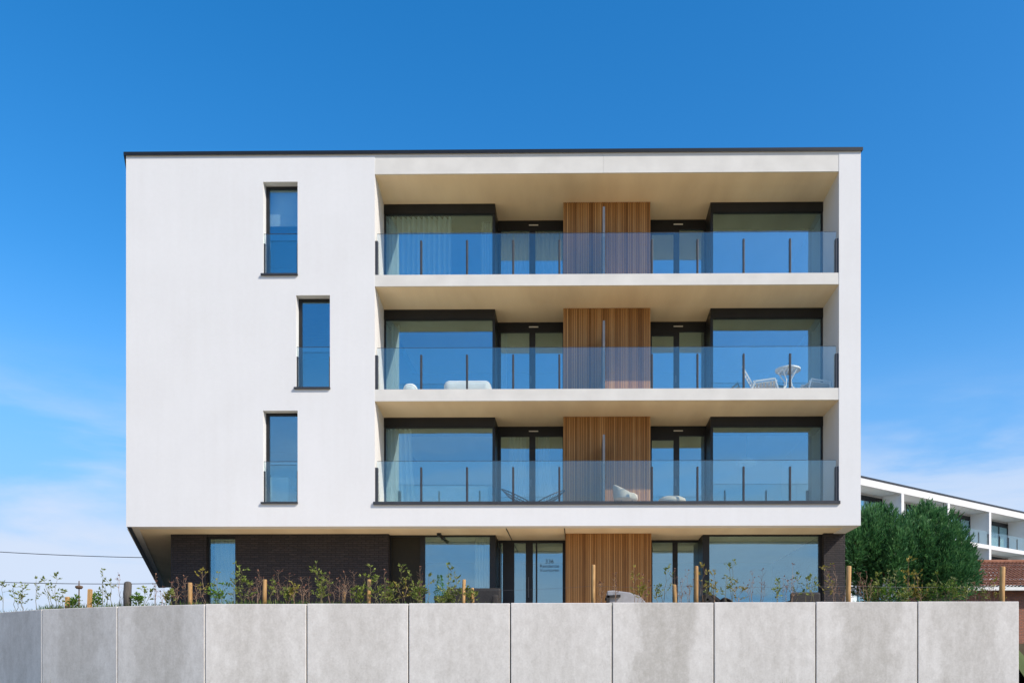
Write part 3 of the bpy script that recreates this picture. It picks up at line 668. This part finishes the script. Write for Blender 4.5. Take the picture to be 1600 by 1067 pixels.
# ------------------------------------------------------------------ terrace furniture on the ground
def terr(px, py, Y): p = at(px, py, Y); return p
struct(B(X(262), XR-.3, -4.4, 2.44, GZ-.04, GZ+.004).build('terrace_paving', 'paving'))
xa, xb = X(695, -.3), X(781, -.3)
sofa('rattan_sofa', 'dark woven rattan sofa with high back before the ground floor bay window', ((xa+xb)/2, -.3, GZ+.004), xb-xa, .85, Zp(740, 917, -.3)-GZ, 'dark_rattan', rotz=math.pi*0)
t = thing('planter', 'tall dark planter with a clipped plant beside the rattan sofa', 'planter', (X(687.5, -.6), -.6, GZ+.004))
MB().lathe([(.10, 0), (.15, .62), (.16, .64), (.13, .64), (.12, .58)], 20).build('pot', 'planter', t, local=True)
rnd = random.Random(5); m = MB()
for q in range(420):
    zz = .6+rnd.random()**1.2*.58; rr = .15*(1.25-zz)/.65*math.sqrt(rnd.random()) + .015; a = rnd.uniform(0, 6.283)
    p = Vector((rr*math.cos(a), rr*math.sin(a), zz)); d = Vector((math.cos(a), math.sin(a), rnd.uniform(.2, 1.2))).normalized(); s = d.cross(Vector((rnd.random(), rnd.random(), rnd.random()))).normalized()
    L = rnd.uniform(.03, .06); m.add([p, p+d*L*.5+s*L*.25, p+d*L, p+d*L*.5-s*L*.25], [(0, 1, 2, 3)])
m.build('foliage', 'leaf_conifer', t, local=True)
def garden_lounger(label, pa, pb, ptop, Y, cush, rotz=0):
    xa, xb = X(pa, Y), X(pb, Y); w = xb-xa; h = Zp((pa+pb)/2, ptop, Y)-GZ
    t = thing('terrace_lounger', label, 'chair', ((xa+xb)/2, Y, GZ+.004), rotz)
    MB().box(-w/2, w/2, -.36, .36, .22, .30).build('frame', 'dark_rattan', t, local=True, bevel=.02)
    c = MB(); prof = [(-.47, h-.01), (-.32, h), (.05, h-.05), (.30, h-.14), (.47, h-.34), (.47, .31), (-.44, .31)]
    c.add([(x*w, y, zz) for y in (-.31, .31) for x, zz in prof], [tuple(range(7)), tuple(range(13, 6, -1))] + [(q, (q+1) % 7, 7+(q+1) % 7, 7+q) for q in range(7)])
    c.build('cushion', cush, t, local=True, bevel=.025)
    for s in (-1, 1):
        MB().bar((-w*.5, s*.35, h-.16), (-w*.16, s*.35, h-.14), .06).build('armrest', 'dark_rattan', t, local=True)
        for q in (-1, 1): MB().box(q*(w/2-.06)-.03, q*(w/2-.06)+.03, s*.32-.03, s*.32+.03, 0, .23).build('leg', 'dark_rattan', t, local=True)
        MB().box(-w/2+.03, -w/2+.09, s*.35-.03, s*.35+.03, .29, h-.13).build('arm_post', 'dark_rattan', t, local=True)
garden_lounger('dark lounger with a pale grey cushion before the ground floor cedar slats', 946, 1012, 924, -1.2, 'grey_fabric')
garden_lounger('low dark garden seat beside the corner post of the ground floor bay', 1098, 1127, 928.5, -1.4, 'dark_rattan')
garden_lounger('very low dark footstool in front of the large ground floor bay window', 1126, 1148, 934.5, -1.6, 'dark_rattan')
xa, xb = X(1231, -.8), X(1276, -.8)
sofa('rattan_armchair', 'dark rattan armchair in front of the large ground floor bay window near the brick pillar', ((xa+xb)/2, -.8, GZ+.004), xb-xa, .75, Zp(1255, 927, -.8)-GZ, 'dark_rattan', rotz=math.pi)

# ------------------------------------------------------------------ stakes, wire fence
def wall_back(px, off):                                       # a point behind the retaining wall seen at column px
    a = (px-PPX)/FPX
    pts = [( (p-Vector((0, CAMY, 0))).dot(RT), (p-Vector((0, CAMY, 0))).dot(FW)) for p in WP]
    for (l0, d0), (l1, d1) in zip(pts, pts[1:]):
        if a <= l1/d1 or (l1, d1) == pts[-1]:
            t = (a*d0-l0)/((l1-l0)-a*(d1-d0)); t = min(t, 1.3)
            dep = d0+(d1-d0)*t + .16 + off; return ld(a*dep, dep, GZ), dep
def zrow(py, dep): return CAMZ + (PPY-py)*dep/FPX
STK = [(105, 932, .05, 'short weathered timber peg in the grass where the wall bends', .16), (140, 920, .05, 'squared timber peg beside the rusty iron stake', .07),
       (297, 910, .045, 'timber stake among dry reddish twigs before the end of the brick wall', .15), (413, 905, .042, 'timber stake standing before the dark brick just past its window', .2),
       (539, 924, .022, 'thin split cane stub before the dark brick wall', .3), (576, 905, .042, 'timber stake by the end of the dark brick next to a leafy whip', .2),
       (724, 905, .036, 'taller of two timber stakes before the rattan sofa', .2), (739, 918, .033, 'shorter of two timber stakes before the rattan sofa', .35),
       (927, 882, .038, 'tall pale timber stake before the ground floor cedar slats', .2), (1055, 913, .04, 'short reddish timber stake before the terrace door mullion', .25),
       (1088, 884, .042, 'tall knotty timber stake before the ground floor terrace door', .2), (1325, 884, .05, 'round timber fence post next to the brick pillar', .2),
       (1565, 885, .055, 'round timber fence post before the tiled roof house', .2)]
tops = {}
for px, py, r, lab, off in STK:
    p, dep = wall_back(px, off); h = zrow(py, dep)-GZ; rr = random.Random(px); lean = rr.uniform(-.02, .02)
    tops[px] = (p, h)
    m = MB(); m.tube([(0, 0, -.15), (lean*.3, 0, h*.4), (lean, 0, h-.015), (lean, 0, h)], [r, r*.98, r*.95, r*.78], 4 if px in (105, 140, 539) else 12)
    m.smooth = px not in (105, 140, 539)
    tag(m.build('stake' if r < .045 else 'fence_post', 'stake_wood', loc=p), lab, 'stake' if r < .045 else 'post', 'timber stakes and posts behind the wall')
p, dep = wall_back(199, .25); h = zrow(908, dep)-GZ; m = MB(); m.smooth = True
m.tube([(0, 0, -.2), (0, 0, h*.5), (.01, 0, h-.05), (.01, 0, h-.015), (.01, 0, h)], [.078, .077, .075, .06, .025], 14)
tag(m.build('fence_post', 'old_wood', loc=p), 'thick dark weathered round post before the open sky', 'post', 'timber stakes and posts behind the wall')
p, dep = wall_back(123.5, .2); h = zrow(907, dep)-GZ; t = thing('iron_stake', 'rusty iron stake with a cross plate standing in the grass', 'stake', p)
MB().tube([(0, 0, -.1), (0, 0, h)], [.016, .010], 8).build('rod', 'rusty_iron', t, local=True)
m = MB(); m.smooth = True; m.lathe([(.01, -.04), (.05, -.04), (.075, -.01), (.07, .02), (.02, .035), (.01, .035)], 14, (0, 0, h-.13)); m.build('cross_plate', 'rusty_iron', t, local=True)
def wire(label, a, b, za, zb, r=.0018):
    pa, pb = a.copy(), b.copy(); pa.z, pb.z = za, zb
    o = MB().tube([pa.lerp(pb, q/12) - Vector((0, 0, .03*4*(q/12)*(1-q/12))) for q in range(13)], r, 5).build('fence_wire', 'fence_wire'); tag(o, label, 'wire')
chain = [297, 413, 576, 724, 927, 1088, 1325, 1565]
names = ['dry twigs', 'brick window', 'dark brick', 'rattan sofa', 'cedar slats', 'large bay window', 'dark evergreens']
for a, b, nm in zip(chain, chain[1:], names):
    pa, pb = tops[a][0], tops[b][0]; za = GZ + min(tops[a][1]*.6, .42); zb = GZ + min(tops[b][1]*.6, .42)
    wire('thin fence wire strung between stakes in front of the ' + nm, pa, pb, za, zb)

# ------------------------------------------------------------------ saplings and weeds behind the wall
def leaf(m, p, d, L, w, rnd):
    s = d.cross(Vector((rnd.uniform(-1, 1), rnd.uniform(-1, 1), rnd.uniform(-.3, 1)))).normalized(); nn = s.cross(d)*L*.12
    m.add([p, p+d*L*.45+s*w-nn, p+d*L, p+d*L*.45-s*w-nn], [(0, 1, 2), (0, 2, 3)])
def place_words(px):
    for lim, w in ((66, 'on the turned back end panels of the wall'), (183, 'by the iron stake and timber pegs'), (262, 'by the thick dark post'), (322, 'by the end of the dark brick wall'),
                   (370, 'before the window in the brick wall'), (480, 'before the dark brick next to its window'), (607, 'before the windowless dark brick'), (672, 'before the dark infill panel of the ground floor bay'),
                   (780, 'around the rattan sofa'), (1018, 'before the ground floor cedar slats'), (1108, 'before the ground floor terrace door'), (1285, 'before the large ground floor bay window'),
                   (1335, 'before the brick pillar'), (1512, 'before the dark evergreens'), (1700, 'before the tiled roof house')):
        if px < lim: return w
KIND = {'L': ('leafy green sapling', 'leaf_green', 'stem_green'), 'P': ('pale leafed slender sapling', 'leaf_pale', 'stem_green'), 'T': ('bare brown twiggy whip', 'leaf_red', 'twig_brown'),
        'F': ('bushy green young shrub', 'leaf_green', 'stem_green'), 'Y': ('yellowing leafy sapling', 'leaf_yellow', 'twig_brown'), 'B': ('bright green bushy weed', 'leaf_bright', 'stem_green')}
def sapling(px, py, wpx, kind, seed, rank=''):
    rnd = random.Random(seed*7+int(px)); off = rnd.uniform(.12, .55); p, dep = wall_back(px, off); h = max(zrow(py, dep)-GZ, .15); w = wpx*dep/FPX
    nm, lm, sm = KIND[kind]
    t = thing('sapling' if kind != 'B' else 'weed', rank + nm + ' ' + place_words(px), 'plant', p, 0, nm + 's ' + place_words(px))
    st, lf = MB(), MB()
    nst = {'L': 2, 'P': 1, 'T': 3, 'F': 3, 'Y': 2, 'B': 6}[kind]
    for k_ in range(nst):
        hh = h if k_ == 0 else h*rnd.uniform(.5, .92); sx = (0 if k_ == 0 else rnd.uniform(-.5, .5))*w; sy = rnd.uniform(-.3, .3)*w
        pts = [Vector((sx*.25*rnd.uniform(.6, 1.2), sy*.2, -.05))]
        N = 6
        for q in range(1, N+1):
            u = q/N; pts.append(Vector((sx*.25+sx*.95*u**1.3 + rnd.uniform(-.03, .03)*(w/.3), sy*u + rnd.uniform(-.012, .012), hh*u)))
        r0 = {'B': .004, 'T': .0048}.get(kind, .0062)
        st.tube(pts, [r0*(1-.7*q/N) for q in range(N+1)], 5)
        nb = {'L': 6, 'P': 6, 'T': 9, 'F': 9, 'Y': 7, 'B': 6}[kind]
        for q in range(nb):
            u = rnd.uniform(.22 if kind in 'FB' else .32, .97); i = min(int(u*N), N-1); a = pts[i].lerp(pts[i+1], u*N-i)
            ang = rnd.uniform(0, 6.283); el = rnd.uniform(.3, 1.1); d = Vector((math.cos(ang)*math.cos(el), math.sin(ang)*math.cos(el), math.sin(el)))
            L = w*rnd.uniform(.3, .72)*(1.15-.6*u) + .03; e = a + d*L; e2 = a + d*L*.55 + Vector((0, 0, -.006)); st.tube([a, e2, e], [r0*.45, r0*.35, r0*.2], 4)
            nl = {'L': 4, 'P': 4, 'T': 1, 'F': 5, 'Y': 4, 'B': 4}[kind]
            for y_ in range(nl):
                if kind == 'T' and rnd.random() < .6: continue
                g = a.lerp(e, rnd.uniform(.2, 1)); d2 = (d + Vector((rnd.uniform(-1, 1), rnd.uniform(-1, 1), rnd.uniform(-.7, .6)))).normalized()
                Lf = rnd.uniform(.045, .078)*(.6 if kind == 'T' else 1); leaf(lf, g, d2, Lf, Lf*.26, rnd)
        for y_ in range({'T': 2}.get(kind, 5)):
            d2 = Vector((rnd.uniform(-1, 1), rnd.uniform(-1, 1), rnd.uniform(.1, 1))).normalized(); leaf(lf, pts[-1], d2, rnd.uniform(.05, .08)*(.6 if kind == 'T' else 1), .017, rnd)
    st.build('stem', sm, t, local=True); lf.build('leaves', lm, t, local=True)
PL = '''7 913 22 P;24 917 20 L;35 911 26 L;58 904 24 P;77 914 16 P;86 896 26 L;97 922 16 L;116 930 16 B;152 928 16 B;160 890 10 P;168 915 20 P;175 908 22 P;187 899 14 T;215 928 18 B;225 918 16 L;243 897 10 T;254 917 16 T
278 904 24 T;290 900 18 T;268 925 18 F;308 915 20 T;319 891 26 Y;341 895 18 P;346 912 30 B;366 906 16 P;378 886 34 F;390 912 24 T;403 891 18 T;422 906 18 L;436 891 24 T;450 896 24 T;459 913 18 Y;472 904 20 T;447 918 24 F
484 903 16 T;497 880 34 F;504 905 24 L;516 896 20 T;530 908 18 T;538 892 26 T;552 893 16 T;562 918 20 F;577 884 18 L;589 902 30 F;600 890 14 T;606 910 24 F;625 885 30 L;634 905 26 Y;643 899 28 L;657 885 20 T;670 898 26 P;652 912 24 F
701 882 16 L;714 903 26 P;708 918 26 F;732 921 22 F;692 922 24 F;941 908 20 T;962 895 14 T;991 886 22 Y;1002 919 22 Y;1006 897 14 T;1026 920 16 P;1039 888 28 L;1055 889 12 T;1065 905 22 T;1076 891 22 T;1098 885 24 Y;1104 910 18 P
1116 892 16 Y;1134 900 20 P;1143 876 26 L;1150 908 22 Y;1175 893 20 T;1190 889 18 T;1214 906 18 L;1224 900 16 T;1237 882 16 T;1245 897 22 P;1260 902 20 P;1271 898 22 L;1290 885 34 Y;1305 884 26 T;1312 918 18 T
1343 896 18 T;1355 893 20 T;1370 897 26 L;1386 914 36 B;1388 892 24 P;1402 893 24 P;1419 872 22 Y;1426 905 20 Y;1437 896 34 Y;1448 915 24 L;1464 896 22 L;1478 914 34 B;1488 908 22 L;1497 905 28 P;1510 918 22 L;1456 921 26 B;1524 912 18 T;1544 910 24 T;1555 908 20 Y;1534 922 18 L;1361 918 24 F;1412 920 24 F'''
rows = [(float(a), float(b), float(c), kd) for a, b, c, kd in (x_.split() for x_ in PL.replace('\n', ';').split(';'))]
sets = {}
for row in rows: sets.setdefault((row[3], place_words(row[0])), []).append(row)
for i, row in enumerate(rows):
    g_ = sorted(sets[row[3], place_words(row[0])], key=lambda t_: t_[1]); k_ = g_.index(row); n_ = len(g_)
    rank = '' if n_ == 1 else 'tallest ' if k_ == 0 else 'shortest ' if k_ == n_-1 else ('', 'second tallest ', 'third tallest ', 'fourth tallest ', 'fifth tallest ', 'sixth tallest ')[k_]
    sapling(*row, i, rank)
# loose grass on the wall head and tall weeds at its foot: nobody could count the blades
rnd = random.Random(11); gr = MB()
def blade(p, h, lean):
    a = rnd.uniform(0, 6.283); d = Vector((math.cos(a), math.sin(a), 0)); s = Vector((-d.y, d.x, 0))*.0065
    q = p + d*lean*.4 + Vector((0, 0, h*.6)); e = p + d*lean + Vector((0, 0, h*rnd.uniform(.75, 1)))
    gr.add([p-s, p+s, q+s*.7, q-s*.7, e], [(0, 1, 2, 3), (3, 2, 4)])
dens = [(60, 110, 260, .17), (110, 190, 300, .16), (190, 262, 130, .15), (262, 330, 120, .16), (330, 480, 420, .17), (480, 680, 380, .14), (680, 770, 120, .12), (770, 930, 60, .06), (930, 1110, 120, .10), (1110, 1300, 110, .09), (1330, 1520, 420, .16), (1520, 1590, 90, .14), (-40, 60, 90, .12)]
for a, b, n_, h in dens:
    for q in range(n_):
        px = rnd.uniform(a, b); p, dep = wall_back(px, rnd.uniform(.02, .5)); blade(p, h*rnd.uniform(.35, 1.15), rnd.uniform(.01, .13))
o = gr.build('grass', 'grass_blade'); o['kind'] = 'stuff'; tag(o, 'loose grass and weeds growing along the head of the retaining wall', 'grass')
gr = MB()
for px, n_, h in ((68, 26, .75), (482, 12, .70), (1218, 22, .70), (1290, 16, .66), (1375, 14, .72), (300, 10, .62), (880, 10, .6), (1540, 20, .7)):
    for q in range(n_):
        p, dep = wall_back(px+rnd.gauss(0, 6), -.26-rnd.random()*.15); p.z = .86; blade(p, h*rnd.uniform(.5, 1.15), rnd.uniform(.02, .16))
o = gr.build('tall_grass', 'grass_blade'); o['kind'] = 'stuff'; tag(o, 'tall weeds growing up at the foot of the retaining wall', 'grass')

# ------------------------------------------------------------------ evergreens beside the block
def evergreen(label, base, lobes, seed, n_spray):
    rnd = random.Random(seed); t = thing('evergreen_tree', label, 'tree', base, 0, None)
    tr = MB(); top = max(l[2]+l[5] for l in lobes)
    tr.tube([(0, 0, -.2), (.05, .02, .8), (-.03, .05, 1.8), (0, 0, top*.78)], [.17, .13, .09, .03], 9)
    for (cx, cy, cz, rx, ry, rz) in lobes: tr.tube([(0, 0, max(.4, cz*.45)), (cx*.6, cy*.6, cz*.85), (cx, cy, cz+rz*.3)], [.06, .04, .015], 6)
    tr.build('trunk', 'bark', t, local=True)
    cr = MB(); tot = sum(l[3]*l[5] for l in lobes)*.92
    for (cx, cy, cz, rx, ry, rz) in lobes:
        k_ = int(n_spray*rx*rz/tot)
        bumps = [(Vector((rnd.gauss(0, 1), rnd.gauss(0, 1), rnd.gauss(0, 1))).normalized(), rnd.uniform(-.34, .30)) for _ in range(24)]
        for q in range(k_):
            d = Vector((rnd.gauss(0, 1), rnd.gauss(0, 1), rnd.gauss(0, 1))).normalized()
            f = 1 + sum(am*max(0, d.dot(bv))**6 for bv, am in bumps)
            rad = f*(1-.5*rnd.random()**2.2)
            p = Vector((cx+d.x*rx*rad, cy+d.y*ry*rad, cz+d.z*rz*rad))
            if p.z < .05: continue
            ax = (d*.75 + Vector((rnd.uniform(-.4, .4), rnd.uniform(-.4, .4), .75+rnd.uniform(-.2, .3)))).normalized()
            L = rnd.uniform(.13, .34)
            for y_ in range(7):                                # a feathery spray of narrow scales
                u = rnd.uniform(0, .7); e = (ax + Vector((rnd.uniform(-1, 1), rnd.uniform(-1, 1), rnd.uniform(-.6, .8)))*.42).normalized()
                s = e.cross(Vector((rnd.uniform(-1, 1), rnd.uniform(-1, 1), rnd.uniform(-1, 1)))).normalized(); a = p + ax*L*u; l_ = L*rnd.uniform(.35, .62)
                cr.add([a, a+e*l_*.5+s*l_*.10, a+e*l_, a+e*l_*.5-s*l_*.10], [(0, 1, 2, 3)])
    cr.build('crown', 'leaf_conifer', t, local=True)
Y1 = 6.2; sc_ = (Y1-CAMY)/FPX
def tx_(px): return X(px, Y1)
b1 = Vector((tx_(1368), Y1, GZ)); b2 = Vector((tx_(1450), Y1+.5, GZ))
def lobe(px, py, rpx, rpy, b, dy=0, ry=.9):
    p = at(px, py, b.y+dy); return (p.x-b.x, dy, p.z-b.z, rpx*sc_, ry, rpy*sc_)
evergreen('dark feathery evergreen growing right beside the brick pillar', b1, [lobe(1368, 842, 38, 48, b1), lobe(1345, 875, 40, 60, b1, -.2), lobe(1385, 890, 42, 58, b1, -.3), lobe(1330, 855, 30, 48, b1, .3), lobe(1352, 826, 11, 26, b1, -.1, .3), lobe(1376, 815, 11, 22, b1, .1, .3), lobe(1390, 832, 10, 24, b1, -.4, .3), lobe(1362, 850, 13, 40, b1, -.8, .35), lobe(1336, 860, 12, 40, b1, -.9, .35), lobe(1398, 866, 13, 42, b1, -1.0, .35)], 3, 9800)
evergreen('dark evergreen with taller crown growing before the neighbouring white block', b2, [lobe(1444, 834, 40, 44, b2), lobe(1432, 870, 48, 60, b2, -.3), lobe(1478, 868, 38, 50, b2, -.1), lobe(1496, 893, 28, 40, b2, .1), lobe(1466, 905, 50, 40, b2, -.4), lobe(1446, 812, 11, 22, b2, 0, .3), lobe(1428, 822, 11, 22, b2, -.2, .3), lobe(1466, 826, 11, 22, b2, .1, .3), lobe(1488, 848, 11, 24, b2, -.2, .3), lobe(1512, 878, 11, 24, b2, 0, .3), lobe(1440, 850, 13, 40, b2, -1.0, .35), lobe(1474, 870, 13, 40, b2, -.95, .35), lobe(1420, 862, 12, 40, b2, -1.0, .35)], 8, 11000)

# ------------------------------------------------------------------ neighbouring white block, turned away
A = 55.0
u2 = RT*math.sin(R(A)) + FW*math.cos(R(A)); org = ld(20.1, 58, 0); ang = math.atan2(u2.y, u2.x)
nb = thing('neighbouring_block', 'white apartment block with a row of open balconies behind the evergreens', 'building', (org.x, org.y, GZ), ang)
# local frame: +x along the facade, -y towards the viewer, z from the terrace level
zt = lambda v: v - GZ
s0, s1 = -13.3, 35.3
MB().box(s0, s1, 1.65, 12, 0, zt(15.36)).build('wall', 'white_render', nb, local=True)
MB().box(s0, s1, 0, 1.64, zt(14.85), zt(15.37)).build('roof_beam', 'white_render', nb, local=True)
MB().box(s0-.05, s1+.05, -.06, 12.05, zt(15.372), zt(15.47)).build('roof_edge', 'grey_metal', nb, local=True)
cols = [-13+6*i for i in range(9)]
lv = [(6.15, 5.54), (9.15, 8.84), (12.17, 11.85)]
for cx in cols: MB().box(cx-.16, cx+.16, .01, 1.645, 0, zt(14.849)).build('column_wall', 'white_render', nb, local=True)
for ztop, zbot in lv:
    sl = MB().box(s0, s1, .02, 1.642, zt(zbot), zt(ztop)).build('balcony_slab', 'white_render', nb, local=True)
    for q in range(len(cols)-1):
        a, b = cols[q]+.17, cols[q+1]-.17
        if b < 0: continue
        MB().box(a, b, .10, .112, zt(ztop)+.02, zt(ztop)+1.1).build('glass_panel', 'rail_glass', sl, local=True)
        for y_ in range(5):
            xx = a+.03+(b-a-.06)*y_/4; MB().box(xx-.025, xx+.025, .05, .095, zt(ztop)-.004, zt(ztop)+.9).build('post', 'grey_metal', sl, local=True)
for zf_, zc_ in ((3.0, 5.54), (6.15, 8.84), (9.15, 11.85), (12.17, 14.85)):
    for q in range(len(cols)-1):
        if cols[q+1] < 0: continue
        a = cols[q]+2.9
        fr = wall_holes(a, a+2.9, zt(zf_)+.003, zt(zc_)-.15, 1.57, 1.647, [(a+.08, a+1.4, zt(zf_)+.08, zt(zc_)-.5), (a+1.5, a+2.82, zt(zf_)+.08, zt(zc_)-.5)]).build('window', 'black_metal', nb, local=True)
        MB().box(a+.07, a+1.41, 1.60, 1.62, zt(zf_)+.07, zt(zc_)-.49).build('pane', 'window_glass', fr, local=True)
        MB().box(a+1.49, a+2.83, 1.60, 1.62, zt(zf_)+.07, zt(zc_)-.49).build('pane', 'window_glass', fr, local=True)

# ------------------------------------------------------------------ brick house with tiled roof
hp = ld(19.0, 40.6, GZ-.2); ho = thing('brick_house', 'low red brick house with brown tiled roof and white gutter', 'house', hp)
HW, HD, HE = 12.0, 8.0, zrow(921, 40.4) - hp.z
wall_holes(.35, HW, -.2, HE, 0, .3, [(3.2, 5.2, .9, 2.1), (7.5, 9.3, .9, 2.1), (1.25, 2.15, .85, 2.1)]).build('wall', 'red_brick', ho, local=True)
MB().box(.35, .65, .301, HD, -.2, HE).build('wall', 'red_brick', ho, local=True); MB().box(HW-.3, HW, .301, HD, -.2, HE).build('wall', 'red_brick', ho, local=True); MB().box(.651, HW-.301, HD-.3, HD, -.2, HE).build('wall', 'red_brick', ho, local=True)
for a, b, c, d in ((3.2, 5.2, .9, 2.1), (7.5, 9.3, .9, 2.1), (1.25, 2.15, .85, 2.1)):
    fr = wall_holes(a+.001, b-.001, c+.001, d-.001, .08, .15, [(a+.07, b-.07, c+.07, d-.07)]).build('window', 'frame_white', ho, local=True)
    MB().box(a+.06, b-.06, .10, .115, c+.06, d-.06).build('pane', 'window_glass', fr, local=True)
    MB().box(a-.05, b+.05, -.05, .079, c-.06, c).build('sill', 'frame_white', fr, local=True)
MB().box(0, HW+.3, -.56, -.30, HE-.06, HE+.10).build('gutter', 'gutter_white', ho, local=True)
rise = 1.75; rf = MB(); nc, nr = 12, 60                       # overlapping courses of pantiles
for side in (0, 1):
    for c_ in range(nc):
        t0, t1 = c_/nc, (c_+1.12)/nc
        ya = [-.40+(HD/2+.4)*t for t in (t0, t1)]; za = [HE+.15+rise*t0+.05, HE+.15+rise*t1]
        if side: ya = [HD-y_ for y_ in ya]
        base = len(rf.v); N = nr*4
        for rr_ in range(2):
            for q in range(N+1):
                xx = -.1+(HW+.5)*q/N; rf.v.append((xx, ya[rr_], za[rr_]+.028*math.sin(2*math.pi*q/4+.6)))
        rf.f += [(base+q, base+q+1, base+N+1+q+1, base+N+1+q) for q in range(N)]
ro = rf.build('roof', 'roof_tile', ho, local=True); ro['kind'] = 'stuff'
MB().tube([(-.1, HD/2, HE+.15+rise+.02), (HW+.4, HD/2, HE+.15+rise+.02)], .11, 8).build('ridge', 'roof_tile', ro, local=True)
gab = MB(); 
for xx in (.36, HW-.29): gab.add([(xx, 0, HE), (xx, HD, HE), (xx, HD/2, HE+rise), (xx+.28, 0, HE), (xx+.28, HD, HE), (xx+.28, HD/2, HE+rise)], [(0, 1, 2), (5, 4, 3), (0, 3, 4, 1), (1, 4, 5, 2), (2, 5, 3, 0)])
gab.build('gable', 'red_brick', ho, local=True)

# ------------------------------------------------------------------ overhead cables on timber poles
pa, pb = ld(-37, 44), ld(-19.6, 45)
for p, lab in ((pa, 'timber utility pole standing out in the open field'), (pb, 'timber utility pole standing behind the apartment block')):
    t = thing('utility_pole', lab, 'pole', (p.x, p.y, GZ))
    MB().tube([(0, 0, -.3), (0, 0, 5.75)], [.13, .09], 10).build('shaft', 'old_wood', t, local=True)
    for zz in (5.3, 3.75): MB().tube([(0, -.06, zz), (0, -.16, zz)], .035, 8).build('insulator', 'white_plastic', t, local=True)
for lab, y0, y1 in (('upper black overhead cable crossing the open sky', 846, 872), ('lower black overhead cable just above the planting', 899, 910)):
    za, zb = zrow(y0, 44), zrow(y1, 45)
    q0, q1 = Vector((pa.x, pa.y-.1, za)), Vector((pb.x, pb.y-.1, zb))
    tag(MB().tube([q0.lerp(q1, q/24) - Vector((0, 0, .22*4*(q/24)*(1-q/24))) for q in range(25)], .018, 6).build('overhead_cable', 'cable'), lab, 'cable')
